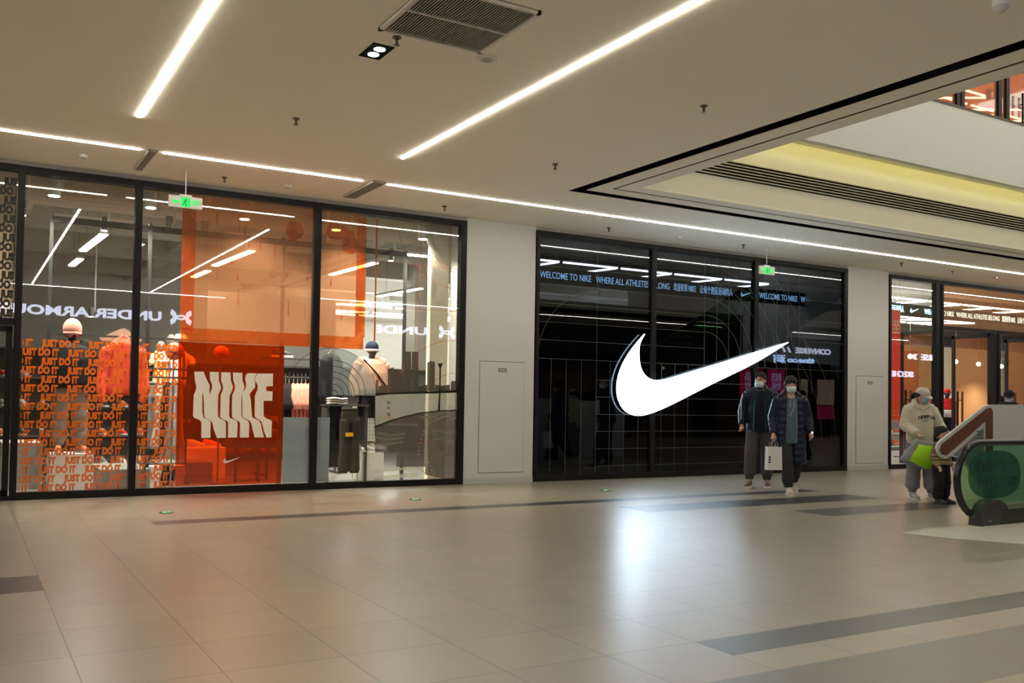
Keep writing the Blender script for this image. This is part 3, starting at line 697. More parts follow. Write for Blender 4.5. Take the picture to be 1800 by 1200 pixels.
for l in ([(725, 765), (750, 762), (750, 905), (725, 905)], [(752, 830), (850, 815), (850, 900), (752, 905)], [(850, 650), (915, 632), (925, 690), (1015, 680), (1018, 900), (850, 905)], [(1030, 468), (1095, 466), (1098, 895), (1030, 895)],
          [(1105, 466), (1170, 470), (1172, 890), (1105, 895)], [(1190, 830), (1265, 815), (1268, 885), (1190, 888)], [(1268, 582), (1300, 566), (1348, 575), (1345, 880), (1265, 882)], [(1350, 815), (1420, 825), (1505, 815), (1508, 878), (1345, 880)],
          [(1515, 790), (1530, 775), (1600, 778), (1600, 875), (1512, 878)]):
    pr('tower', z8(l), M_city, 0.0015)
pr('street_lamp', z8([(1394, 640), (1374, 592), (1432, 590), (1410, 640), (1408, 760), (1400, 1095), (1375, 1095), (1392, 900)]), M_dark, -0.002)
b = B()
for k in range(3):
    for j in range(3 - (k == 1)):
        pq = pix(z8([(850 + 4 * j, 992 + k * 62 + j * 12)]), 0.011)[0]; px_ = pq[0] - t.location.x; pz = pq[1] - t.location.z
        flat(b, [(px_ - 0.02, pz - 0.005), (px_ + 0.03, pz - 0.005), (px_ + 0.03, pz + 0.004), (px_ - 0.02, pz + 0.004)], -0.0015)
obj('graffiti', b, M_dark, t)

# grid and arcs printed on the dark glass
b = B(); YL = -0.008
for z in (0.22, 0.50, 0.79, 1.07, 1.36, 1.64): line2(b, [(9.02, z), (12.5, z)], 0.006, YL)
for z in (1.96, 2.26, 2.55, 2.85): line2(b, [(7.9, z), (14.98 if z < 2.0 else 11.37, z)], 0.006, YL)
for z in (3.15, 3.45, 3.74): line2(b, [(7.9, z), (11.37, z)], 0.004, YL)
for x in (8.13, 8.42, 8.72): line2(b, [(x, 0.1), (x, 1.96)], 0.006, YL)
for x in (9.30, 9.60, 9.90, 10.4, 10.7, 11.0): line2(b, [(x, 0.1), (x, 1.96)], 0.005, YL)
line2(b, [(9.02, 0.1), (9.02, 3.9)], 0.006, YL)
for px_ in (1239, 1260.6, 1281.5, 1303, 1344.6, 1365.6, 1385, 1405):
    x = at(px_, 470).x; line2(b, [(x, 1.96), (x, 3.9)], 0.007, YL)
line2(b, arc(9.03, 1.94, 1.16, PI / 2, PI, 30), 0.007, YL)
for r in (0.6, 0.9, 1.2, 1.5, 1.8): line2(b, arc(11.37, 1.96, r, 0, PI / 2, 30), 0.007, YL)
for r in (2.1, 2.42, 2.75): line2(b, [p for p in arc(11.37, 1.5, r, 0, PI * 0.36, 30)], 0.007, YL)
for r in (2.1, 2.5): line2(b, arc(12.3, 0.6, r, 0, PI * 0.3, 20), 0.006, YL)
for z in (2.5, 2.9, 3.3): line2(b, [(13.9, z), (14.98, z)], 0.006, YL)
one('court_line_print', b, film('pale_line_print', (0.7, 0.7, 0.7), (0.35, 0.36, 0.35), 0.6), 'thin pale grid and arcs printed on the dark window', 'window print')

# ================================================================== SHOP INTERIOR
M_shopw = mat('shop_wall', (0.62, 0.58, 0.50), 0.8, var=0.03)
M_sceil = mat('shop_ceiling', (0.66, 0.60, 0.50), 0.9, var=0.05)
M_beam = mat('shop_beam', (0.50, 0.47, 0.40), 0.8)
M_dkbeam = mat('dark_beam', (0.05, 0.05, 0.05), 0.6)
b = B(); box(b, -6, 45, 15.8, 16, 0, 4.9); struct(obj('wall_shop_back', b, M_shopw))
b = B(); box(b, -6.1, -5.9, 0, 16, 0, 4.9); struct(obj('wall_shop_left', b, M_shopw))
b = B(); box(b, 44.8, 45, 0, 16, 0, 4.9); struct(obj('wall_shop_right', b, M_shopw))
b = B(); box(b, -6, 45, 0.5, 16, 4.85, 4.95); struct(obj('ceiling_shop', b, M_sceil))
b = B(); box(b, -6, 45, 0.08, 0.5, 4.0, 4.95); struct(obj('wall_above_front', b, M_sceil))
b = B()
for y in (3.2, 6.4, 9.6, 12.8): box(b, -6, 45, y, y + 0.45, 4.35, 4.85)
struct(obj('trim_7', b, M_beam))
b = B()
for x in (-2.5, 0.6, 3.9, 7.2, 12, 17, 22): box(b, x, x + 0.35, 0.5, 15.8, 4.5, 4.86)
struct(obj('trim_8', b, M_beam))
def one_tube(p, q, m, label, cat='duct', w=0.2, name='air_duct'):
    b = B(); cyl(b, p, q, w, 20); return one(name, b, m, label, cat, 'round ducts under the shop ceiling', smooth=False)
one_tube((-5, 2.2, 4.15), (7, 2.2, 4.15), M_beam, 'round air duct crossing under the shop ceiling')
one_tube((-0.6, 1.0, 4.2), (-0.6, 14, 4.2), M_beam, 'round air duct running back from the left window', w=0.25)
b = B(); box(b, 15.03, 15.2, 0.08, 7.0, 0, 4.85); struct(obj('wall_shop_divider', b, M_shopw))
# display gantry behind the left windows
g = thing('display_gantry', 'dark metal display frame standing behind the left windows', 'frame', (3.5, 0.9, 0))
for px_ in (88, 262, 497, 712):
    x = at(px_, 500, 0.9).x - 3.5; b = B(); bar(b, (x, 0, 0), (x, 0, 3.62), 0.045); obj('post', b, mat('gantry_metal', (0.10, 0.10, 0.10), 0.3, 0.6), g)
xl = at(88, 500, 0.9).x - 3.5; xr = at(712, 500, 0.9).x - 3.5
for z in (3.55, 1.24):
    b = B(); bar(b, (xl, 0, z), (xr if z > 3 else at(262, 500, 0.9).x - 3.5, 0, z), 0.05 if z > 3 else 0.03, 0.08 if z > 3 else 0.03); obj('rail', b, M_dkbeam, g)
b = B(); bar(b, (xl, 0, 2.05), (0, 0, 2.05), 0.025); obj('rail', b, M_dkbeam, g)

def tube_light(p, q, label, m=None, w=0.09, group='straight light fittings in the shop'):
    p = Vector(p); q = Vector(q); c = (p + q) / 2
    s = thing('tube_light', label, 'light', c, 0, group)
    b = B(); bar(b, p - c + Vector((0, 0, 0.035)), q - c + Vector((0, 0, 0.035)), w, 0.05); obj('housing', b, M_white, s)
    b = B(); bar(b, p - c, q - c, w * 0.85, 0.02); obj('tube', b, m or M_tubeA, s)
    d = (q - p).normalized(); 
    for k in (0.2, 0.8):
        r = p.lerp(q, k) - c; b = B(); cyl(b, r + Vector((0, 0, 0.05)), r + Vector((0, 0, 4.84 - c.z)), 0.005, 6); obj('wire', b, M_grey, s)
M_tubeA = emat('shop_tube', (1.0, 0.95, 0.86), STORE_L)
M_tubeZ = emat('zigzag_tube', (0.95, 0.97, 1.0), STORE_L)
ZL = 3.88
for a, c_, l in (((95, 383), (235, 396), 'straight shop light seen between the first two mullions'), ((183, 412), (145, 441), 'bright slanting shop light, upper one in the first pane'), ((141, 455), (126, 467), 'bright slanting shop light, lower one in the first pane'),
                 ((400, 415), (527, 429), 'straight shop light seen through the orange film'), ((443, 441), (377, 467), 'slanting shop light through the orange film, upper one'), ((366, 476), (340, 487), 'slanting shop light through the orange film, lower one'),
                 ((660, 462), (582, 483), 'slanting shop light behind the third pane, left one'), ((658, 442), (753, 451), 'straight shop light behind the third pane'), ((740, 507), (665, 521), 'slanting shop light behind the third pane, right one')):
    p = onz(*a, ZL); q_ = onz(*c_, ZL); tube_light(p, q_, l, w=0.14)
def can(px_, py_, z, label, big=False, on=True):
    p = onz(px_, py_, z)
    if p.y < 0.3: p = at(px_, py_, 0.5)
    s = thing('shop_spotlight', label, 'light', p, 0, 'cylinder spotlights in the shop')
    sp = spot('shop_spot_beam', p.x, p.y, p.z - 0.02, 340, 2.2, (1, 0.9, 0.76), 0.05)
    r = 0.075 if big else 0.05
    b = B(); cyl(b, (0, 0, 0.0), (0, 0, 0.2), r, 20); obj('housing', b, M_white if big else M_grey, s)
    b = B(); cyl(b, (0, 0, -0.008), (0, 0, 0.004), r * 0.85, 20); obj('lamp', b, emat('spot_lamp', (1, 0.95, 0.85), 28), s)
    b = B(); bar(b, (r + 0.02, 0, 0.1), (r + 0.02, 0, max(0.3, 4.84 - p.z)), 0.03); obj('arm', b, M_white, s)
for a in ((95, 344, 3.55, 'large white spotlight at the upper left of the first pane', True), (265, 365, 3.55, 'large white spotlight below the exit sign', True), (183, 405, 3.7, 'glaring spotlight above the slanting light in the first pane'),
          (297, 405, 3.6, 'glaring spotlight left of the orange film'), (359, 413, 3.6, 'glaring spotlight at the left edge of the orange film'), (430, 385, 3.6, 'spotlight at the top of the orange film', True), (591, 404, 3.6, 'spotlight at the top of the third pane', True),
          (568, 435, 3.6, 'glaring spotlight right of the third mullion'), (610, 440, 3.6, 'second glaring spotlight in the third pane'), (743, 420, 3.6, 'spotlight near the cream partition', True), (687, 458, 3.7, 'small spotlight left of the post in the third pane'),
          (39, 378, 3.6, 'spotlight beside the leftmost mullion'), (160, 556, 2.9, 'small distant spotlight right of the pink beanie')):
    can(*a)
# zigzag light tubes
def zig(x, y, n, label, L=1.22, back=1.15, z=3.8, group='zigzag light tubes', top=4.84, full=True, wd=0.05):
    s = thing('zigzag_light', label, 'light', (x, y, z), 0, group)
    for p, q_ in ((((0, 0), (L, 0)), ((L, 0.06), (0.08, back)), ((0, back + 0.06), (L, back + 0.06))) if full else (((0, 0), (L, 0)), ((L, 0.05), (L - 0.16, 0.85)))):
        b = B(); bar(b, (p[0], p[1], 0), (q_[0], q_[1], 0), wd, 0.03); obj('tube', b, M_tubeZ, s)
    for p in ((0.2, 0), (L - 0.2, back + 0.06 if full else 0)):
        b = B(); cyl(b, (p[0], p[1], 0.02), (p[0], p[1], top - z), 0.004, 6); obj('wire', b, M_grey, s)
for i in range(12):
    x = 8.02 + i * 1.312
    if i == 5: continue
    zig(x, 1.5, 3, 'zigzag light tube in the front row above the ticker, %s' % ('behind the dark window' if x < 15 else 'inside the entrance'), full=False, wd=0.036, group='front row of zigzag light tubes %s' % ('behind the dark window' if x < 15 else 'inside the entrance'))
for j, y in enumerate((4.4, 7.4, 10.4, 13.2)):
    for i in range(10):
        x = 8.6 + i * 1.75
        if (x < 14.5 and y < 9) or (y < 8 and 13 < x < 15.3): continue
        zig(x, y, 3, 'zigzag light tube deeper in the shop, seen small and close together', group='zigzag light tubes deeper in the shop', L=1.62, back=1.0)
# black board behind the dark glass
b = B(); box(b, 7.9, 12.6, 0.30, 0.36, 0.0, 2.95); box(b, 12.6, 15.0, 0.30, 0.36, 0.0, 2.1); one('backing_board', b, mat('backing_black', (0.008, 0.009, 0.012), 0.5), 'tall matt black board closing the shop behind the dark window', 'board')
# LED ticker
t = thing('led_ticker', 'long dark ticker band with glowing blue-white welcome text inside the shop', 'led display', (8.0, 1.0, 3.33))
b = B(); box(b, 0, 34, 0.0, 0.08, 0, 0.27); obj('band', b, mat('ticker_band', (0.02, 0.03, 0.04), 0.5), t)
M_led = emat('ticker_led', (0.42, 0.72, 1.0), 6.5)
def phrase(x):
    for s_, x0, w_ in (('WELCOME TO NIKE', 0.0, 1.08), ('WHERE ALL ATHLETES BELONG', 1.18, 1.70), ('欢迎来到 NIKE', 2.98, 0.55), ('让每个热爱运动的人', 3.63, 0.85)):
        b = place(text_bm(s_, 0.115, 0.003, 0.001, box_w=w_), FACE(x + x0, -0.004, 0.08)); obj('lettering', b, M_led, t)
    b = B(); swoosh(b, x + 4.70, 0.08, 0.3, 0.0); obj('tick_mark', b, M_led, t)
for x in (0.52, 5.72, 10.92, 16.12): phrase(x)

# cream partition with big pale numerals
b = B(); box(b, at(753, 600, 0.55).x, 6.52, 0.5, 0.62, 0, 4.4); pw = struct(obj('wall_partition', b, mat('cream_partition', (0.85, 0.78, 0.62), 0.8, var=0.02)))
M_num = mat('numeral_grey', (0.60, 0.555, 0.47), 0.7); M_num2 = mat('numeral_beige', (0.68, 0.61, 0.46), 0.7)
t = thing('wall_graphic', 'big pale grey and beige numerals on the cream partition', 'wall graphic', (at(780, 480, 0.5).x, 0.499, 2.0))
def wg(l, m, Y=0.0):
    b = B(); pl = pix([(540 + x / 6, 360 + y / 6) for x, y in l], 0.499); prism(b, [(p[0] - t.location.x, p[1] - t.location.z) for p in pl], Y - 0.003, Y); obj('numeral', b, m, t)
wg([(1285, 200), (1330, 180), (1620, 225), (1615, 660), (1500, 655), (1400, 600), (1320, 520), (1265, 400), (1270, 260)], M_num)
wg([(1325, 310), (1370, 300), (1420, 350), (1490, 310), (1490, 640), (1440, 620), (1400, 500), (1350, 400)], mat('numeral_light', (0.74, 0.68, 0.57), 0.7), -0.003)
wg([(1310, 755), (1350, 790), (1365, 850), (1360, 920), (1340, 970), (1310, 985)], M_num)
wg([(1330, 655), (1400, 680), (1460, 740), (1485, 850), (1480, 960), (1440, 1040), (1370, 1085), (1310, 1090), (1310, 990), (1350, 960), (1370, 880), (1350, 780), (1310, 750)], mat('numeral_light', (0.74, 0.68, 0.57), 0.7))
wg([(1590, 675), (1620, 670), (1620, 1115), (1570, 1095), (1520, 1010), (1495, 900), (1510, 780), (1550, 710)], M_num2)

# ------------------------------------------------ simple shop goods
def shoe(parent, x, y, z, rz, body, sole, k=1.0, name='shoe', lace=None):
    M = Matrix.Translation((x, y, z)) @ Matrix.Rotation(rz, 4, 'Z') @ Matrix.Scale(k, 4)
    b = B()
    tube(b, [(0, 0.11, 0.075), (0, 0.07, 0.065), (0, 0.0, 0.06), (0, -0.07, 0.045), (0, -0.13, 0.038), (0, -0.155, 0.032)],
         [(0.034, 0.040), (0.038, 0.052), (0.040, 0.050), (0.044, 0.036), (0.038, 0.028), (0.018, 0.016)], 14)
    tube(b, [(0, 0.075, 0.06), (0, 0.08, 0.12)], [(0.036, 0.045), (0.034, 0.040)], 14)
    place(b, M); o = obj(name, b, body, parent, True)
    b = B(); pts = [(-0.03, 0.14), (0.03, 0.14), (0.042, 0.08), (0.040, 0), (0.050, -0.08), (0.040, -0.145), (0.0, -0.168), (-0.040, -0.145), (-0.050, -0.08), (-0.040, 0), (-0.042, 0.08)]
    prism(b, pts, 0.0, 0.028, 'z'); place(b, M); obj('sole', b, sole, o)
    b = B()
    for q_ in range(4): tube(b, [(-0.022, -0.01 - q_ * 0.02, 0.108 - q_ * 0.011), (0.022, -0.01 - q_ * 0.02, 0.108 - q_ * 0.011)], 0.004, 6)
    place(b, M); obj('laces', b, lace or sole, o)
    return o
def hang_top(name, label, cat, x, y, z, m, wd=0.5, ln=0.65, rz=0, sleeve=0.55, thick=0.07, group=None, hanger=True, hood=False, fold=0.6):
    """shirt or hoodie on a hanger; z is the shoulder line"""
    s = thing(name, label, cat, (x, y, z), rz, group)
    b = B(); h = wd / 2
    tube(b, [(0, 0, 0.03), (0, 0, -0.02), (0, 0, -0.10), (0, 0, -ln * 0.5), (0, 0, -ln * 0.93), (0, 0, -ln)], [(h * 0.32, thick * 0.6), (h * 0.62, thick), (h * 0.86, thick), (h * 0.84, thick), (h * 0.90, thick * 1.1), (h * 0.82, thick)], 20)
    for k in (-1, 1):
        tube(b, [(k * h * 0.45, 0, -0.02), (k * h * 0.92, 0, -0.10), (k * (h + 0.03), 0.01, -sleeve * 0.5), (k * (h + 0.05), -0.03, -sleeve * 0.8), (k * (h + 0.02), -0.05, -sleeve)], [0.06, 0.075, 0.066, 0.06, 0.042], 12)
    if hood: tube(b, [(-0.1, 0.03, 0.0), (0, 0.05, 0.07), (0.1, 0.03, 0.0)], [0.05, 0.06, 0.05], 12)
    o = sculpt('body', b, 0.018, m, s, 2)
    dsp = None
    if hanger:
        b = B(); tube(b, [(-h * 0.55, 0, 0.02), (0, 0, 0.10), (h * 0.55, 0, 0.02)], 0.006, 8); tube(b, [(0, 0, 0.10), (0, 0, 0.15), (0.025, 0, 0.175), (0, 0, 0.2)], 0.004, 8); obj('hanger', b, M_grey, s)
    return s
def cloth(name, c, rough=0.85, scale=14, var=0.25):
    return mat(name, c, rough, spec=0.2, var=var, scale=scale, bump=0.5)
def trousers(name, label, x, y, z, m, ln=1.0, wd=0.34, rz=0, group=None, spread=0.04, taper=0.06):
    s = thing(name, label, 'trousers', (x, y, z), rz, group)
    b = B()
    tube(b, [(0, 0, 0), (0, 0, -0.05), (0, 0, -0.22)], [(wd * 0.42, 0.05), (wd * 0.46, 0.06), (wd * 0.52, 0.07)], 18)
    for k in (-1, 1):
        c = k * wd * 0.25
        tube(b, [(c, 0, -0.18), (c * 1.1, 0, -0.4), (c * (1 + spread * 3), -0.01, -ln * 0.6), (c * (1 + spread * 5), 0, -ln * 0.95), (c * (1 + spread * 5), 0, -ln)], [(wd * 0.28, 0.07), (wd * 0.26, 0.07), (wd * 0.25, 0.065), (taper * 1.3, 0.055), (taper, 0.045)], 14)
    sculpt('body', b, 0.016, m, s, 2)
    b = B(); tube(b, [(0, 0, 0.012), (0, 0, -0.03)], [(wd * 0.44, 0.055), (wd * 0.44, 0.058)], 18); obj('waistband', b, m, s, True)
    return s
def ballx(label, x, y, z, r=0.12):
    s = thing('basketball', label, 'basketball', (x, y, z))
    b = B(); ball(b, (0, 0, 0), r, 28, 16); obj('body', b, mat('basketball_orange', (0.62, 0.14, 0.05), 0.5, scale=80, bump=0.3), s, True)
    b = B()
    for M in (Matrix.Identity(4), Matrix.Rotation(PI / 2, 4, 'X'), Matrix.Rotation(PI / 2, 4, 'Y')):
        bb = B(); tube(bb, [(r * 1.002 * math.cos(k * PI / 16), r * 1.002 * math.sin(k * PI / 16), 0) for k in range(33)], 0.0035, 6, False); place(bb, M); merge(b, bb)
    place(b, Matrix.Rotation(0.4, 4, 'Y') @ Matrix.Rotation(0.3, 4, 'X')); obj('seams', b, M_dark, s)
    return s
def rack(label, x, y, z, L, levels=(0,), name='clothes_rack'):
    s = thing(name, label, 'clothes rack', (x, y, 0))
    for k in (-1, 1):
        b = B(); bar(b, (k * L / 2, 0, 0.02), (k * L / 2, 0, z + 0.02), 0.03); obj('post', b, M_dkbeam, s)
        b = B(); bar(b, (k * L / 2, -0.25, 0.02), (k * L / 2, 0.25, 0.02), 0.03); obj('foot', b, M_dkbeam, s)
    for d in levels:
        b = B(); bar(b, (-L / 2, 0, z + d), (L / 2, 0, z + d), 0.03); obj('rail', b, M_dkbeam, s)
    return s

# plinths and platforms ------------------------------------------------
def plinth(label, x0, x1, y0, y1, h, m=None, name='plinth'):
    b = B(); box(b, x0, x1, y0, y1, 0.0, h); return one(name, b, m or M_white, label, 'plinth', bevel=0.006)
P0 = onz(82, 866).x
plinth('white cube plinth under the mannequin with the pink beanie', 0.98, 1.50, 0.72, 1.20, 0.50)
plinth('low grey platform right of the white cube plinth', 1.62, 2.25, 1.0, 2.3, 0.26, mat('platform_grey', (0.20, 0.195, 0.18), 0.6))
plinth('pale grey block at the far left behind the first pane', 0.45, 0.93, 1.3, 2.2, 0.62, mat('block_grey', (0.30, 0.29, 0.27), 0.6))
plinth('low grey bench block behind the second pane', 2.45, 3.2, 1.5, 2.3, 0.30, mat('platform_grey', (0.45, 0.44, 0.41), 0.6))
q = at(320, 815, 2.4); q2 = at(386, 785, 2.4)
plinth('low orange-lit display table with shoes behind the film', q.x, q2.x + 0.05, 2.2, 3.0, q2.z, M_white, 'display_table')
q3 = onz(628, 843); 
plinth('tall white plinth with white sneakers behind the third pane', 5.36, 5.72, 1.05, 1.45, at(640, 793, 1.2).z)
t = thing('display_bench', 'black bench with thin legs and castors behind the orange film', 'bench', (at(443, 800, 1.6).x, 1.6, 0))
b = B(); box(b, -0.36, 0.36, -0.2, 0.25, 0.50, 0.78); obj('seat', b, mat('bench_black', (0.03, 0.02, 0.02), 0.6), t, bevel=0.03)
for x_, y_ in ((-0.28, -0.15), (0.06, -0.15), (0.14, 0.2), (0.28, 0.2)):
    b = B(); bar(b, (x_, y_, 0.03), (x_, y_, 0.5), 0.035); l = obj('leg', b, M_dkbeam, t); b = B(); ball(b, (x_, y_, 0.03), 0.03, 12, 8); obj('castor', b, M_blk, l, True)
# shoes on display, boxes
M_sw = mat('sneaker_white', (0.75, 0.73, 0.70), 0.6); M_so = mat('sneaker_orange', (0.75, 0.2, 0.08), 0.6); M_sb = mat('sneaker_black', (0.03, 0.03, 0.035), 0.6)
def display_shoe(label, p, rz, body, sole, k=1.0):
    s = thing('display_shoe', label, 'shoe', p); shoe(s, 0, 0, 0, rz, body, sole, k, 'upper'); return s
zt = q2.z
display_shoe('sneaker on the left of the orange-lit display table', (q.x + 0.18, 2.4, zt), 1.2, M_sw, M_sw)
display_shoe('sneaker on the right of the orange-lit display table', (q.x + 0.42, 2.4, zt), 1.5, M_so, M_sw)
zz = at(640, 793, 1.2).z
display_shoe('left white sneaker on the tall white plinth', (5.45, 1.18, zz), 0.9, M_sw, M_sw)
display_shoe('right white sneaker on the tall white plinth', (5.62, 1.22, zz), 0.4, M_sw, M_sb)
for i, (x, z_) in enumerate(((283, 840), (300, 838), (285, 812), (303, 808))):
    p = at(x, z_, 1.2); t = thing('shoe_box', 'white shoe box %s' % ('lower left of the stack', 'lower right of the stack', 'upper left of the stack', 'upper right of the stack')[i] + ' beside the orange film', 'box', (p.x, 1.2, (0.0, 0.0, 0.145, 0.145)[i] + 0.0))
    b = B(); box(b, -0.16, 0.16, -0.1, 0.1, 0, 0.11); obj('body', b, M_white, t); b = B(); box(b, -0.165, 0.165, -0.105, 0.105, 0.10, 0.142); obj('lid', b, mat('box_lid', (0.7, 0.68, 0.66), 0.6), t)
# racks and garments
M_cor = cloth('coral_fabric', (0.85, 0.10, 0.055)); M_pink = cloth('pink_fabric', (0.80, 0.30, 0.22)); M_bkf = cloth('black_fabric', (0.018, 0.018, 0.02)); M_olv = cloth('olive_black_fabric', (0.035, 0.032, 0.022))
M_gry = cloth('grey_fabric', (0.20, 0.20, 0.20)); M_lgf = cloth('light_grey_fabric', (0.45, 0.43, 0.40)); M_peach = cloth('peach_fabric', (0.75, 0.42, 0.30)); M_ylw = cloth('yellow_fabric', (0.85, 0.72, 0.35)); M_redf = cloth('red_fabric', (0.72, 0.03, 0.03)); M_whf = cloth('white_fabric', (0.75, 0.72, 0.66))
p = at(218, 600, 0.86)
s = hang_top('hoodie', 'coral orange hoodie hanging across the second mullion', 'hoodie', p.x, 0.86, p.z - 0.02, M_cor, 0.46, 0.70, 0, 0.80, 0.06, hood=True)
b = B(); prism(b, [(-0.30, 0.06), (-0.02, 0.20), (0.0, 0.20), (0.02, 0.20), (0.24, 0.06), (0.20, 0.0), (-0.26, 0.0)], 0.07, 0.074); obj('card', b, mat('hanger_card', (0.5, 0.36, 0.26), 0.7), s)
rack('double black rail across the second pane, holding trousers', at(282, 650, 1.5).x, 1.5, at(282, 663, 1.5).z, 0.75, (0, 0.12))
for i, (px_, m_) in enumerate(((268, M_gry), (280, M_lgf), (292, M_bkf), (303, M_gry), (312, M_lgf))):
    p = at(px_, 672, 1.5); trousers('trousers', 'pair of grey and black sports trousers hanging in a row left of the orange film', p.x, 1.5, p.z, m_, 0.95, 0.16, 0.5 * (i % 2), 'row of sports trousers on the double rail')
for px_, m_, l in ((288, M_ylw, 'yellow basketball jersey with a blue stripe behind the ball'), (312, M_whf, 'pale jersey right of the yellow jersey')):
    p = at(px_, 618, 2.0); s = hang_top('jersey', l, 'jersey', p.x, 2.0, p.z, m_, 0.36, 0.5, 0.3, 0.2, 0.09, hanger=False)
    b = B(); bar(b, (0, 0, -p.z), (0, 0, -0.3), 0.03); box(b, -0.12, 0.12, -0.12, 0.12, -p.z, -p.z + 0.02); obj('bust_stand', b, M_grey, s)
    b = B(); tube(b, [(0.05, -0.095, -0.02), (0.06, -0.10, -0.2), (0.05, -0.10, -0.42)], [(0.02, 0.008)] * 3, 8); obj('stripe', b, cloth('blue_stripe_fabric', (0.10, 0.09, 0.35)), s)
for px_, py_, l in ((301, 600, 'clear mannequin head above the yellow jersey'), (283, 612, 'second clear mannequin head left of the basketball')):
    p = at(px_, py_, 2.0); b = B(); tube(b, [(0, 0, -0.18), (0, 0, -0.08)], [0.05, 0.05], 16); ball(b, (0, 0, 0), (0.075, 0.09, 0.11)); place(b, Matrix.Translation(p)); one('glass_bust', b, mat('smoky_plastic', (0.16, 0.15, 0.13), 0.15), l, 'mannequin', smooth=True)
p = at(307, 617, 0.8); ballx('orange basketball at the left edge of the orange film', p.x, 0.8, p.z, 0.125)
b = B(); bar(b, (p.x, 0.85, 0.0), (p.x, 0.85, p.z - 0.11), 0.02); box(b, p.x - 0.1, p.x + 0.1, 0.75, 0.95, 0, 0.02); one('ball_stand', b, M_grey, 'thin stand carrying the orange basketball', 'stand')
p = at(389, 620, 1.2); ballx('basketball seen through the orange film above the letters', p.x, 1.2, p.z, 0.11)
b = B(); bar(b, (p.x, 1.25, 0.0), (p.x, 1.25, p.z - 0.10), 0.02); box(b, p.x - 0.1, p.x + 0.1, 1.15, 1.35, 0, 0.02); one('ball_stand', b, M_grey, 'thin stand carrying the basketball behind the orange film', 'stand')
p = at(318, 593, 1.4)
def cap(parent, M, m, brim=1):
    b = B(); ball(b, (0, 0, 0), (0.098, 0.112, 0.09), 24, 14); bmesh.ops.bisect_plane(b, geom=list(b.verts) + list(b.edges) + list(b.faces), plane_co=(0, 0, -0.01), plane_no=(0, 0, -1), clear_outer=True); place(b, M); o = obj('cap', b, m, parent, True)
    if brim:
        b = B(); pts = [(0.085 * math.sin(t), -0.06 - 0.125 * math.cos(t)) for t in [-1.35 + k * 2.7 / 14 for k in range(15)]]; prism(b, [(-0.09, -0.03)] + pts + [(0.09, -0.03)], -0.018, -0.008, 'z'); place(b, M @ Matrix.Rotation(0.12, 4, 'X')); obj('brim', b, m, o, True)
    return o
b = B(); bar(b, (p.x, 1.4, 0.0), (p.x, 1.4, p.z - 0.045), 0.02); box(b, p.x - 0.1, p.x + 0.1, 1.3, 1.5, 0, 0.02); one('hat_stand', b, M_grey, 'thin stand carrying the cream hat', 'stand')
t = thing('bucket_hat', 'cream hat above the basketball at the edge of the film', 'hat', p); b = B(); lathe(b, [(0.02, 0.05), (0.07, 0.045), (0.085, 0), (0.13, -0.05)]); obj('crown', b, M_whf, t, True)
rack('black three-tier rail with pink shirts behind the third mullion', at(527, 650, 2.6).x, 2.6, at(527, 663, 2.6).z, 1.3, (0, 0.17, 0.30))
for i in range(5):
    p = at(516 + i * 7, 676, 2.6); hang_top('shirt', 'salmon pink shirt hanging on the rail left of the third mullion', 'shirt', p.x, 2.6, p.z, M_pink, 0.42, 0.72, 1.25, 0.4, 0.04, 'salmon pink shirts on the rail', True)
for i in range(3):
    p = at(496 + i * 6, 676, 2.6); hang_top('shirt', 'black shirt hanging left of the pink shirts', 'shirt', p.x, 2.6, p.z, M_bkf, 0.42, 0.8, 1.25, 0.4, 0.04, 'black shirts on the rail', True)
p = at(495, 622, 1.8); t = thing('display_shoe', 'black pointed shoe on the top rail right of the orange film', 'shoe', p); shoe(t, 0, 0, -0.05, 1.5, M_sb, M_sw, 1.1, 'upper')
b = B(); bar(b, (p.x, 1.8, 0), (p.x, 1.8, p.z - 0.05), 0.02); one('shoe_stand', b, M_grey, 'thin stand under the black pointed shoe', 'stand')
# third pane
p = at(590, 625, 1.5); s = hang_top('coat', 'long black coat hanging right of the third mullion', 'coat', at(583, 620, 1.5).x, 1.5, p.z, M_bkf, 0.34, 1.0, 0.5, 0.8, 0.09)
p = at(615, 718, 0.9); s = trousers('trousers', 'long olive black cargo trousers hanging behind the third pane', p.x, 0.9, p.z, M_olv, 0.98, 0.30, 0, None, 0.035, 0.07)
b = B(); box(b, -0.09, 0.03, -0.085, -0.078, -0.42, -0.36); obj('tag', b, mat('orange_tag', (0.9, 0.45, 0.02), 0.5), s)
trousers('trousers', 'black trousers hanging behind the olive cargo trousers', at(590, 718, 1.15).x, 1.15, at(590, 712, 1.15).z, M_bkf, 0.95, 0.26, 0.3, None, 0.01, 0.08)
b = B(); pA = at(622, 712, 1.6); pB = at(664, 775, 1.6); box(b, pA.x, pB.x, 1.6, 1.65, pB.z, pA.z); t = one('pegboard', b, M_white, 'white perforated display board behind the third pane', 'board')
b = B()
for r in range(8):
    for c_ in range(5): ball(b, (-0.13 + c_ * 0.065, -0.027, 0.04 + r * 0.062), (0.008, 0.003, 0.008), 8, 5)
obj('holes', b, M_dark, t)
b = B(); bar(b, (pA.x + 0.05, 1.68, 0), (pA.x + 0.05, 1.68, pA.z), 0.04); bar(b, (pB.x - 0.05, 1.68, 0), (pB.x - 0.05, 1.68, pA.z), 0.04); one('board_stand', b, M_grey, 'two posts carrying the white perforated board', 'stand')
p = at(592, 703, 1.1)
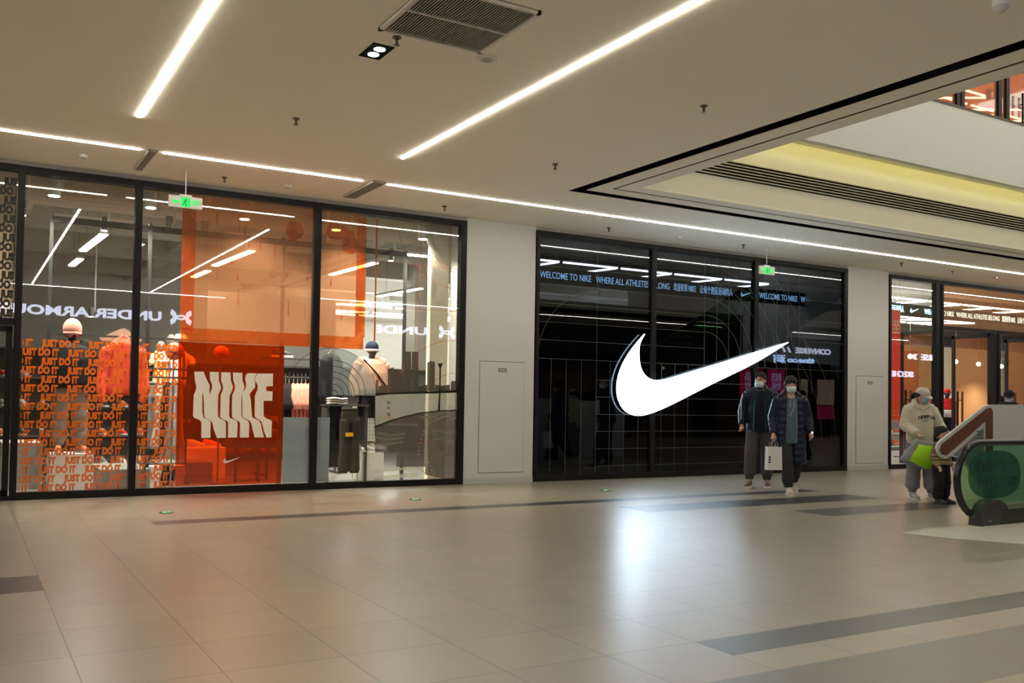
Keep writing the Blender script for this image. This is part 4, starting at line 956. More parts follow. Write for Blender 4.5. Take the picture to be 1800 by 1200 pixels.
for i in range(3):
    t = thing('folded_garment', ('white', 'pale grey', 'cream')[i] + ' garment folded on the stack above the cargo trousers', 'clothes', (p.x, 1.1, p.z - 0.05 + i * 0.035)); b = B(); tube(b, [(-0.14, 0, 0), (-0.05, 0, 0.01), (0.06, 0, -0.005), (0.15, 0, 0.004)], [(0.09, 0.016), (0.1, 0.02), (0.1, 0.018), (0.08, 0.014)], 12); obj('fold', b, (M_whf, M_lgf, M_whf)[i], t, True)
b = B(); box(b, p.x - 0.2, p.x + 0.5, 1.0, 1.3, p.z - 0.09, p.z - 0.07); box(b, p.x - 0.18, p.x - 0.14, 1.02, 1.28, 0, p.z - 0.09); box(b, p.x + 0.44, p.x + 0.48, 1.02, 1.28, 0, p.z - 0.09); one('display_table', b, M_dkbeam, 'narrow dark table with folded clothes behind the third pane', 'table')
# dark shelving behind the left panes
def shelf(label, x0, x1, y, z1, n, m, goods):
    t = thing('shelf_unit', label, 'shelf', ((x0 + x1) / 2, y, 0)); w_ = (x1 - x0) / 2
    b = B(); box(b, -w_, w_, 0.36, 0.4, 0, z1); obj('back_panel', b, m, t)
    for k in range(n + 1):
        b = B(); z = 0.1 + k * (z1 - 0.12) / n; box(b, -w_, w_, 0, 0.36, z, z + 0.025); obj('shelf_board', b, m, t)
    for k in (-1, 1):
        b = B(); box(b, k * w_ - 0.015, k * w_ + 0.015, 0, 0.4, 0, z1); obj('side', b, m, t)
    cols = [M_sw, M_so, M_sb, M_gry, M_redf, M_whf]
    for k in range(n):
        z = 0.125 + k * (z1 - 0.12) / n; i = 0; x = -w_ + 0.14
        while x < w_ - 0.1:
            if goods == 'shoes':
                s_ = thing('display_shoe', 'small sneaker standing on the ' + label, 'shoe', (t.location.x + x, y + 0.18, z), 0, 'sneakers on the ' + label); shoe(s_, 0, 0, 0, 0.3, random.choice(cols), M_sw, 0.9, 'upper'); x += 0.30
            else:
                b = B(); h = random.uniform(0.08, 0.2); tube(b, [(x - 0.11, 0, 0), (x + 0.11, 0, 0)], [(0.12, h / 2)] * 2, 10)
                place(b, Matrix.Translation((t.location.x, y + 0.18, z + h / 2))); one('folded_garment', b, random.choice(cols), 'folded garment pile on the ' + label, 'clothes', 'folded clothes on the ' + label); x += 0.30
    return t
M_dks = mat('shelf_dark', (0.06, 0.05, 0.045), 0.6)
shelf('dark shelf wall behind the grey mannequin', -0.8, 3.0, 4.2, 2.0, 4, M_dks, 'shoes')
shelf('dark shelf wall behind the orange film', 3.6, 6.6, 6.2, 1.9, 3, M_dks, 'clothes')
shelf('pale shelf wall deep in the shop behind the third pane', 7.6, 10.4, 8.5, 2.0, 3, M_lgf, 'clothes')
b = B(); box(b, -6, 0.35, 4.7, 4.8, 0, 3.2); struct(obj('wall_shop_inner_left', b, mat('pinkish_wall', (0.62, 0.46, 0.36), 0.7)))
b = B(); box(b, 4.2, 6.9, 6.7, 6.8, 0, 3.4); one('divider_screen', b, mat('display_grey', (0.50, 0.50, 0.48), 0.6), 'large pale grey display panel above the shelf wall', 'panel')
b = B(); box(b, 9.9, 10.5, 9.2, 9.8, 0, 4.85); struct(obj('wall_shop_column', b, M_shopw))
# ================================================================== ENTRANCE (right)
window(4, [16.385, 17.92, 18.10], [0.06, 0.11, 0.06], M_glass)
XM = [18.13, 19.98, 20.12, 21.95, 22.10, 23.9]
b = B(); box(b, 18.10, 30, -0.045, 0.065, 3.92, 4.0); box(b, 18.10, 30, -0.045, 0.065, 2.95, 3.03)
for x in XM[1:]: box(b, x - 0.05, x + 0.05, -0.05, 0.07, 0, 3.0)
for x in (21.95,): box(b, x - 0.03, x + 0.03, -0.05, 0.07, 3.0, 4.0)
w5 = struct(obj('window_5', b, M_black))
b = B(); box(b, 18.13, 30, -0.006, 0.006, 3.03, 3.92); obj('pane', b, M_glass, w5)
b = B(); box(b, 18.13, 30, 0.009, 0.010, 3.03, 3.92); one('window_film', b, M_pf, 'orange see-through film above the entrance doors', 'window film')
for i, x in enumerate((18.14, 19.98, 21.95)):
    px_e = (1587, 1678, 1771)[i]; dd = depth_for(px_e, x)
    d = leaf(2 + i, x - 0.02, 0.05, max(0.8, min(1.35, dd)), 0, 1, 2.95)
    b = B(); box(b, 0.07, max(0.8, min(1.35, dd)) - 0.07, 0.006, 0.007, 0.12, 2.88); o = obj('film', b, film('door_film_peach', (1.0, 0.78, 0.62), (0.75, 0.42, 0.26), 0.14), d)
b = B(); 
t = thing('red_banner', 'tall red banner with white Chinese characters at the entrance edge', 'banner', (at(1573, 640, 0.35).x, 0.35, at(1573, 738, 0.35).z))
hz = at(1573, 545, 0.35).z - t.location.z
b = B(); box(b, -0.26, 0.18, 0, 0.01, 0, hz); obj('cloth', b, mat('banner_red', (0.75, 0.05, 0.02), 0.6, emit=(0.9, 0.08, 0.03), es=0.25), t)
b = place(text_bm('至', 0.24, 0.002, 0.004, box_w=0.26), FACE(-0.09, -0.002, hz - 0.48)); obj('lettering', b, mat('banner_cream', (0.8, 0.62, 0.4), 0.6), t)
b = B()
for k in range(3): box(b, -0.1, 0.14, -0.002, 0, 0.10 + k * 0.05, 0.108 + k * 0.05)
obj('small_print', b, mat('banner_cream', (0.8, 0.62, 0.4), 0.6), t)
b = B(); bar(b, (-0.26, 0.005, hz), (0.18, 0.005, hz), 0.02); cyl(b, (0, 0.005, hz), (0, 0.005, 4.84 - t.location.z), 0.004, 6); obj('hanging_rod', b, M_grey, t)
# inner walls and goods seen through the entrance
b = B(); box(b, 24, 42, 8.0, 8.1, 0, 3.4); struct(obj('wall_entrance_back', b, mat('warm_wall', (0.80, 0.70, 0.52), 0.8)))
b = B(); box(b, 26.3, 28.3, 7.96, 8.0, 1.6, 3.2); one('wall_poster', b, mat('poster_orange', (0.70, 0.22, 0.08), 0.6), 'large orange panel on the back wall between the first two doors', 'poster')
b = B(); box(b, 22.2, 23.6, 6.0, 6.06, 0.9, 2.7); one('wall_poster', b, mat('poster_red', (0.72, 0.10, 0.06), 0.6), 'red poster behind the cream garments at the entrance', 'poster')
t = thing('letter_sign', 'big grey round letter on the pale back wall of the entrance', 'sign', at(1765, 645, 7.9))
b = B(); tube(b, [(0.30 * math.cos(a), 0, 0.30 * math.sin(a)) for a in [0.7 + k * (2 * PI - 1.4) / 30 for k in range(31)]], 0.09, 10); obj('letter', b, M_num, t, True)
shelf('low white display table deep inside the entrance', 20.5, 24.5, 5.2, 0.9, 2, M_white, 'clothes')
shelf('tall pale shelf inside the entrance', 24.5, 29.5, 7.3, 1.5, 3, M_lgf, 'clothes')
rack('black rail with dark and red jackets inside the entrance', 20.9, 2.6, 1.45, 1.2)
for i in range(6):
    hang_top('jacket', 'dark jacket on the entrance rail' if i % 2 else 'red jacket on the entrance rail', 'jacket', 20.45 + i * 0.16, 2.6, 1.28, M_bkf if i % 2 else M_redf, 0.44, 0.85, 1.2, 0.6, 0.05, 'dark jackets on the entrance rail' if i % 2 else 'red jackets on the entrance rail', True)
# lights inside the entrance
for i in range(5):
    p = at(1600 + i * 40, 632, 5.0 + i * 0.5); s = thing('shop_spotlight', 'small round lamp hanging in a row inside the entrance', 'light', (p.x, p.y, 2.75), 0, 'row of round lamps inside the entrance'); spot('shop_spot_beam', p.x, p.y, 2.66, 260, 2.4, (1, 0.88, 0.72), 0.06)
    b = B(); ball(b, (0, 0, 0), 0.07, 16, 10); obj('lamp', b, emat('spot_lamp', (1, 0.95, 0.85), 28), s, True); b = B(); cyl(b, (0, 0, 0.05), (0, 0, 2.08), 0.006, 6); obj('wire', b, M_grey, s)

# ================================================================== UPPER STOREY SHOP FRONT
b = B(); box(b, -2, 45, 0.0, 0.1, 9.4, 13.2); box(b, -2, 15.5, 0.0, 0.1, 5.2, 9.4); struct(obj('wall_upper_front', b, M_cream))
b = B()
for x in (15.5, 17.2, 18.62, 18.78, 20.15, 20.45, 22.3, 24.2, 26): box(b, x - 0.06, x + 0.06, -0.05, 0.07, 5.2, 9.4)
box(b, 15.5, 45, -0.05, 0.07, 9.3, 9.4)
w6 = struct(obj('window_6', b, M_black)); b = B(); box(b, 15.5, 45, -0.006, 0.006, 5.2, 9.3); obj('pane', b, M_glass, w6)
b = B(); box(b, 15.5, 45, 0.009, 0.010, 5.2, 9.3); one('window_film', b, film('upper_orange_film', (0.80, 0.48, 0.34), (0.55, 0.24, 0.14), 0.45), 'orange see-through film on the upper floor windows', 'window film')
b = B(); box(b, 15.5, 45, 6, 6.1, 5.2, 10.4); struct(obj('wall_upper_shop', b, mat('upper_shop_wall', (0.55, 0.28, 0.18), 0.8)))
b = B(); box(b, 15.5, 45, 0.1, 6, 10.3, 10.4); struct(obj('ceiling_upper_shop', b, mat('upper_shop_ceiling', (0.55, 0.30, 0.20), 0.8)))
b = B(); box(b, XE - 0.2, 45, 0.1, 6, 5.06, 5.2); struct(obj('floor_upper_shop', b, M_shopw))
for i in range(6):
    zig(18.0 + i * 1.7, 0.9, 3, 'zigzag light tube in the upper floor shop', L=1.5, back=1.0, z=8.8, top=10.29, group='zigzag light tubes of the upper floor')
    zig(18.6 + i * 1.7, 3.0, 3, 'zigzag light tube in the upper floor shop', L=1.5, back=1.0, z=9.6, top=10.29, group='zigzag light tubes of the upper floor')
t = thing('led_ticker', 'short glowing ticker in the upper floor window at the top right corner', 'led display', (20.3, 0.35, 8.45))
b = B(); box(b, 0, 6, 0, 0.05, 0, 0.25); obj('band', b, mat('ticker_band', (0.02, 0.03, 0.04), 0.5), t)
b = place(text_bm('WELCOME TO NIKE  WHERE ALL ATHLETES BELONG', 0.14, 0.003, 0.001, box_w=3.6), FACE(0.1, -0.004, 0.06)); obj('lettering', b, M_led, t)
for x in (20.9, 21.15):
    b = B(); bar(b, (x, -0.12, 6.9), (x, -0.12, 8.55), 0.035); bar(b, (x, -0.12, 7.2), (x, -0.05, 7.2), 0.02); bar(b, (x, -0.12, 8.3), (x, -0.05, 8.3), 0.02); one('pull_bar', b, M_black, 'vertical pull bar on the upper floor door, %s' % ('left' if x < 21 else 'right'), 'door handle')

# ================================================================== OPPOSITE SIDE (seen in the glass)
YO = -14.6
M_head = mat('opposite_header', (0.035, 0.032, 0.032), 0.6)
b = B(); box(b, -10, 45, -15.9, YO, 3.0, ZC + 0.01); struct(obj('wall_opposite_header', b, M_head))
b = B(); box(b, -10, 45, -15.9, -15.8, 0, 3.0); struct(obj('wall_opposite', b, mat('opposite_wall', (0.20, 0.13, 0.10), 0.7)))
b = B()
for x in (-8, -5, -2, 1, 4, 7, 10, 13.5, 17, 21, 25.2, 33, 37): box(b, x - 0.12, x + 0.12, -15.8, YO, 0, 3.0)
struct(obj('wall_opposite_posts', b, M_head))
b = B(); box(b, -10.1, -10, -15.9, 0, 0, ZC); struct(obj('wall_far_left', b, M_wall))
M_sign = emat('sign_white', (0.74, 0.78, 1.0), 10.0); M_signb = emat('sign_blue', (0.40, 0.60, 1.0), 16.0)
def ua(x_l, x_r, z, h, label, xlogo):
    """real sign reads from +y: its left end lies at the larger x"""
    t = thing('shop_sign', label, 'sign', (x_r, YO, z))
    b = place(text_bm('UNDER ARMOUR', h, 0.03, 0.012, box_w=x_r - x_l), BACK(0, 0.02, 0)); obj('lettering', b, M_sign, t)
    lg = B(); s_ = h * 1.45; cxx = xlogo - x_r
    for sg in (-1, 1):
        out = [(-1.2, 1.0), (-1.35, 0.4), (-0.85, -0.08), (-0.35, -0.30), (0, -0.35), (0.35, -0.30), (0.85, -0.08), (1.35, 0.4), (1.2, 1.0), (0.68, 0.66), (0.56, 0.25), (0.3, -0.06), (0, -0.14), (-0.3, -0.06), (-0.56, 0.25), (-0.68, 0.66)]
        prism(lg, [(cxx + q_[0] * s_ * 0.62, h / 2 + sg * q_[1] * s_ * 0.62) for q_ in out], 0.0 + 0.004 * sg, 0.03)
    obj('emblem', lg, M_sign, t)
ua(0.65, 4.68, 3.33, 0.24, 'white lit sign mirrored in the left windows', 5.20)
b = B(); box(b, 7.3, 11.0, -15.8, YO + 0.12, 0, ZC); struct(obj('wall_sign_blocker', b, M_head))  # unseen block added to keep the second sign's letters out of the glass
ua(7.3, 12.8, 3.33, 0.24, 'second white lit sign mirrored near the cream partition', 13.5)
t = thing('shop_sign', 'white lit sign with angular emblem mirrored at the right of the dark window', 'sign', (31.6, YO, 3.42))
b = place(text_bm('CONVERSE', 0.22, 0.03, 0.012, box_w=2.1), BACK(0, 0.02, 0)); obj('lettering', b, M_sign, t)
b = B(); prism(b, [(-2.35, 0.0), (-2.5, 0.22), (-2.62, 0.22), (-2.45, 0.0)], 0, 0.03); prism(b, [(-2.65, 0.0), (-2.8, 0.22), (-2.92, 0.22), (-2.75, 0.0)], 0, 0.03); obj('emblem', b, M_sign, t)
t = thing('shop_sign', 'blue-white lit sign mirrored under the other sign in the dark window', 'sign', (30.6, YO, 3.03))
b = place(text_bm('tineco', 0.20, 0.03, 0.012, box_w=1.6), BACK(0, 0.04, 0)); obj('lettering', b, M_signb, t)
b = place(text_bm('添可', 0.26, 0.03, 0.008, box_w=0.7), BACK(-1.7, 0.04, -0.03)); obj('lettering', b, M_signb, t)
t = thing('shop_sign', 'white lit sign with pointed emblem mirrored beside the entrance', 'sign', (40.2, YO, 3.42))
b = place(text_bm('CONVERSE', 0.26, 0.03, 0.012, box_w=2.6), BACK(0, 0.02, 0)); obj('lettering', b, M_sign, t)
b = B(); prism(b, [(-2.85, 0.0), (-3.0, 0.13), (-2.85, 0.26), (-3.1, 0.26), (-3.25, 0.13), (-3.1, 0.0)], 0, 0.03); obj('emblem', b, M_sign, t)
t = thing('shop_sign', 'white lit sign mirrored low beside the red banner', 'sign', (37.0, YO, 2.62))
b = place(text_bm('SKECHERS', 0.24, 0.03, 0.012, box_w=2.0), BACK(0, 0.06, 0)); obj('lettering', b, M_sign, t)
# posters of the opposite shop
def poster(x0, x1, z0, z1, c, label, txt=None, e=1.2):
    t = thing('lit_poster', label, 'poster', ((x0 + x1) / 2, YO - 0.05, z0)); w_ = (x1 - x0) / 2
    b = B(); box(b, -w_, w_, -0.02, 0.0, 0, z1 - z0); obj('sheet', b, mat('poster_' + label[:12], c, 0.6, emit=c, es=e), t)
    b = B(); box(b, -w_ - 0.04, w_ + 0.04, -0.04, -0.02, -0.04, z1 - z0 + 0.04); obj('frame', b, M_grey, t)
    if txt:
        b = B(); hh = (z1 - z0)
        for k, s_ in enumerate(txt): merge(b, place(text_bm(s_, 0.26, 0.003, 0.006, box_w=w_ * 1.2), BACK(w_ * 0.6, 0.004, hh - 0.45 - k * 0.36)))
        obj('lettering', b, emat('poster_lilac', (0.62, 0.6, 1.0), 2.5), t)
poster(26.5, 27.7, 1.4, 2.7, (0.75, 0.03, 0.10), 'magenta-red poster mirrored behind the man in the dark jacket', ['新品', '限时'])
poster(28.0, 28.95, 1.1, 2.7, (0.75, 0.03, 0.18), 'magenta poster mirrored between the two walkers', ['智能洗', '地机'])
poster(29.9, 30.3, 1.1, 2.35, (0.75, 0.62, 0.42), 'narrow cream lightbox mirrored right of the walkers', None, 0.8)
poster(30.9, 31.9, 1.3, 2.35, (0.75, 0.55, 0.40), 'cream lightbox mirrored near the right end of the dark window', None, 0.8)
poster(30.9, 31.9, 0.7, 1.25, (0.70, 0.03, 0.18), 'magenta panel mirrored below the cream lightbox', None, 0.8)

# ================================================================== ESCALATOR + KIOSK
M_rub = mat('handrail_rubber', (0.010, 0.010, 0.010), 0.25)
M_egl = glass('escalator_green_glass', (0.60, 0.84, 0.68), 2.2)
def balustrade(y, label):
    e = thing('escalator_balustrade', label, 'escalator', (9.16, y, 0))
    R_ = 0.40; zc = 0.50; cx_ = R_ + 0.02
    prof = [(cx_ + R_ * math.cos(a), zc + R_ * math.sin(a)) for a in [PI * 1.36 - k * (PI * 0.86) / 26 for k in range(27)]]
    prof += [(2.6, 0.90), (3.2, 0.98), (4.2, 1.5)]
    up = [(11.0, 5.42), (12.0, 6.0), (13.6, 6.1)]
    b = B(); tube(b, [(p[0], 0, p[1]) for p in prof + up], 0.038, 12); obj('handrail', b, M_rub, e, True)
    top = [(p[0] + (0.03 if i < 14 else 0.0), p[1] - 0.02) for i, p in enumerate(prof[1:])]
    low = [(13.6, 5.3), (12.0, 5.2), (11.0, 4.65), (4.2, 0.72), (3.2, 0.2), (1.1, 0.15), (0.5, 0.12)]
    b = B(); prism(b, top + up + low, -0.006, 0.006); obj('glass_panel', b, M_egl, e)
    b = B()   # newel foot
    foot = [(0.30, 0.0), (0.31, 0.09), (0.36, 0.18), (0.42, 0.235), (0.50, 0.27), (0.58, 0.285), (0.66, 0.275), (0.74, 0.24), (0.80, 0.20), (0.72, 0.17), (0.66, 0.12), (0.63, 0.05), (0.62, 0.0)]
    prism(b, foot, -0.10, 0.06); obj('newel_foot', b, mat('newel_plastic', (0.035, 0.034, 0.032), 0.35), e, bevel=0.012)
    b = B(); box(b, 0.42, 0.48, -0.104, -0.1, 0.05, 0.065); obj('foot_badge', b, M_grey, e)
    b = B(); prism(b, [(0.62, 0.0), (0.64, 0.08), (0.70, 0.15), (0.80, 0.19), (3.2, 0.2), (4.2, 0.75), (11.0, 4.65), (12, 5.2), (13.6, 5.3), (13.6, 4.5), (12.3, 4.4), (4.0, -0.0)], -0.09, 0.05); obj('skirt', b, mat('skirt_dark', (0.045, 0.040, 0.036), 0.4, 0.4), e)
    b = B(); prism(b, [(0.74, 0.22), (0.80, 0.17), (3.2, 0.19), (3.2, 0.27)], -0.095, -0.015); obj('deck', b, mat('deck_olive', (0.20, 0.22, 0.15), 0.4, 0.3), e)
    return e
EB = balustrade(-6.4, 'green glass escalator balustrade with black handrail at the right edge')
EB2 = balustrade(-7.55, 'near escalator balustrade just outside the right edge'); EB2.location.x = 10.1
# round safety sticker with pictograms
q = at(1748, 838, -6.4); dx = q.x - 9.16
b = B(); R_ = 0.235; pts = []
for k in range(32):
    a = 2 * PI * k / 32; sx = (1.0 if abs(math.cos(a)) < 0.7 else 1.0)
    pts.append((math.copysign(abs(math.cos(a)) ** 0.8, math.cos(a)) * R_ * 2.05, math.copysign(abs(math.sin(a)) ** 0.8, math.sin(a)) * R_ * 1.12))
prism(b, [(p[0], p[1]) for p in pts], -0.0075, -0.0065); st = one('safety_sticker', b, film('sticker_green', (0.55, 0.72, 0.66), (0.09, 0.20, 0.15), 0.45), 'round dark green safety sticker on the escalator glass', 'sticker')
st.location = (q.x, -6.407, q.z - R_)
for r in range(2):
    for c_ in range(4):
        x = -0.30 + c_ * 0.155; z = R_ + (0.13 if r == 0 else -0.06)
        b = B(); line2(b, [(x + 0.066 * math.cos(a), z + 0.058 * math.sin(a)) for a in [k * PI / 10 for k in range(21)]], 0.004, -0.003)
        ball(b, (x, -0.003, z + 0.028), (0.013, 0.001, 0.011), 8, 5); line2(b, [(x, z + 0.018), (x, z - 0.035)], 0.024, -0.003)
        if r == 0: line2(b, [(x - 0.045, z - 0.04), (x + 0.045, z + 0.04)], 0.006, -0.0035)
        obj('pictogram', b, mat('sticker_dark', (0.015, 0.03, 0.025), 0.6), st)
b = place(text_bm('安全乘梯', 0.04, 0.001, 0.0, box_w=0.16), FACE(0.25, -0.003, R_ - 0.04)); merge(b, place(text_bm('注意安全', 0.034, 0.001, 0.0, box_w=0.14), FACE(0.25, -0.003, R_ - 0.09))); obj('lettering', b, mat('sticker_dark', (0.015, 0.03, 0.025), 0.6), st)
# landing plate, steps
t = thing('escalator_landing', 'pale metal landing plate in front of the escalator', 'escalator', (8.2, -6.97, 0))
b = B(); prism(b, [(0.0, 0.50), (0.55, 0.62), (4.4, 0.62), (4.4, -0.55), (0.45, -0.52), (0.1, 0.1)], 0.001, 0.008, 'z'); obj('plate', b, mat('landing_metal', (0.50, 0.48, 0.40), 0.45, 0.1), t)
b = B(); box(b, 3.6, 4.4, -0.5, 0.5, 0.008, 0.02); obj('comb', b, M_grey, t)
t = thing('escalator_steps', 'flight of grooved escalator steps behind the balustrade', 'escalator', (12.6, -6.97, 0))
for k in range(20):
    b = B(); z = 0.02 + max(0, k - 2) * 0.27; x = k * 0.41; box(b, x, x + 0.42, -0.5, 0.5, z - 0.1, z); box(b, x, x + 0.03, -0.5, 0.5, z - 0.3, z); obj('step', b, M_grey, t)
b = B(); prism(b, [(3.9, -0.02), (4.2, -0.02), (13.0, 4.2), (14.0, 4.2), (14.0, 4.35), (12.6, 4.35)], -1.18, 0.05); o = obj('truss', b, mat('truss_dark', (0.05, 0.05, 0.05), 0.5, 0.4), EB)
# white kiosk with brown zigzag band
YK = -5.55
k0 = at(1655, 797, YK); kt = at(1742, 713, YK)
K = thing('guide_desk', 'white desk with slanting brown band beside the escalator', 'desk', (kt.x, YK, 0))
def kp(l): return [(p[0] - K.location.x, p[1]) for p in pix(l, YK)]
M_kw = mat('desk_white', (0.66, 0.65, 0.66), 0.4, var=0.02); M_kb = mat('desk_brown', (0.17, 0.060, 0.035), 0.35); M_kg = mat('desk_grey', (0.20, 0.20, 0.205), 0.5)
outer = [(1649, 792), (1648, 783), (1652, 775), (1733, 715), (1741, 711), (1752, 711), (1752, 900), (1744, 900), (1744, 750), (1741, 748), (1672, 801), (1664, 805), (1655, 803)]
b = B(); prism(b, kp([(1649, 794), (1647, 786), (1651, 777), (1731, 714), (1740, 711), (1800, 711), (1800, 850), (1722, 850), (1692, 806), (1672, 801), (1663, 806), (1654, 802)]), 0.006, 0.03); obj('white_edge', b, M_kw, K)
b = B(); prism(b, kp([(1652, 790), (1656, 780), (1734, 718), (1741, 716), (1745, 722), (1745, 850), (1733, 850), (1733, 739), (1664, 800), (1656, 798)]), -0.004, 0.006); obj('brown_band', b, M_kb, K)
b = B(); prism(b, kp([(1729, 752), (1729, 850), (1722, 850), (1694, 806), (1676, 799)]), -0.002, 0.004); obj('inner_panel', b, M_kg, K)
b = B()
for j in range(4):
    p_ = kp([(1716 + j * 1, 758 + j * 6), (1727, 758 + j * 6)]); box(b, p_[0][0], p_[1][0], -0.002, 0.0, p_[0][1] - 0.006, p_[0][1] + 0.004)
obj('small_print', b, M_dark, K)
b = B(); xk = kp([(1745, 800)])[0][0]; box(b, xk, xk + 2.2, 0.03, 0.05, 0.0, kt.z - 0.005); obj('cabinet', b, M_kw, K, bevel=0.004)
b = B(); box(b, xk + 0.9, xk + 2.2, 0.05, 0.6, 0.0, kt.z - 0.02); obj('desk_body', b, M_kw, K)
b = B(); box(b, kp([(1733, 800)])[0][0], xk, 0.0, 0.03, 0, kp([(1733, 855)])[0][1]); obj('post', b, M_kb, K)
# floor direction discs
for p, l in (((1.94, -1.94), 'green-lit floor disc in front of the orange window'), ((4.99, -1.74), 'green-lit floor disc in front of the third pane'), ((8.04, -1.65), 'green-lit floor disc in front of the dark window'), ):
    t = thing('floor_sign', l, 'floor light', (p[0], p[1], 0.0), 0, 'evacuation discs set in the floor')
    b = B(); cyl(b, (0, 0, 0.0), (0, 0, 0.006), 0.085, 24); obj('rim', b, M_grey, t)
    b = B(); cyl(b, (0, 0, 0.006), (0, 0, 0.008), 0.07, 24); obj('lens', b, mat('disc_dark', (0.05, 0.05, 0.045), 0.2), t)
    b = B(); prism(b, [(-0.05, 0.0), (-0.015, 0.028), (-0.015, 0.01), (0.05, 0.01), (0.05, -0.01), (-0.015, -0.01), (-0.015, -0.028)], 0.008, 0.009, 'z'); obj('arrow', b, emat('disc_green', (0.3, 1.0, 0.35), 2.0), t)

# ================================================================== PEOPLE
# local frame of a figure: x to the figure's left, it looks towards -y, z up; metres for a person 1.72 m tall
def hand(bm, w, d, side, curl=0.6, k=1.0, spread=1.0, up=None):
    """palm, four fingers of unequal length and a thumb; w wrist, d direction of the hand, side: thumb direction"""
    w = Vector(w); d = Vector(d).normalized(); t = Vector(side); t = (t - d * t.dot(d)).normalized(); n = d.cross(t).normalized()
    if up is not None and n.dot(Vector(up)) < 0: n = -n
    tube(bm, [w - d * 0.02, w + d * 0.02 * k, w + d * 0.055 * k, w + d * 0.085 * k], [(0.024 * k, 0.024 * k), (0.030 * k, 0.022 * k), (0.036 * k, 0.020 * k), (0.036 * k, 0.016 * k)], 12)
    for i, L in enumerate((0.070, 0.078, 0.072, 0.056)):
        o = w + d * 0.078 * k + t * (0.027 - i * 0.018) * k
        a = curl * (0.9 + 0.12 * i); p = [o]
        for j, seg in enumerate((0.42, 0.33, 0.25)):
            ang = a * (j + 0.6); dd = d * math.cos(ang) + n * math.sin(ang); p.append(p[-1] + dd * L * seg * k)
        tube(bm, p, [0.0092 * k, 0.0088 * k, 0.008 * k, 0.0062 * k], 8)
    o = w + d * 0.028 * k + t * 0.026 * k; e = (d * 0.75 + t * 0.65 + n * 0.35).normalized()
    tube(bm, [w + d * 0.012 * k + t * 0.012 * k, o, o + e * 0.033 * k, o + (e * 0.8 + d * 0.3 + n * 0.3).normalized() * 0.06 * k], [0.014 * k, 0.013 * k, 0.0105 * k, 0.0078 * k], 8)

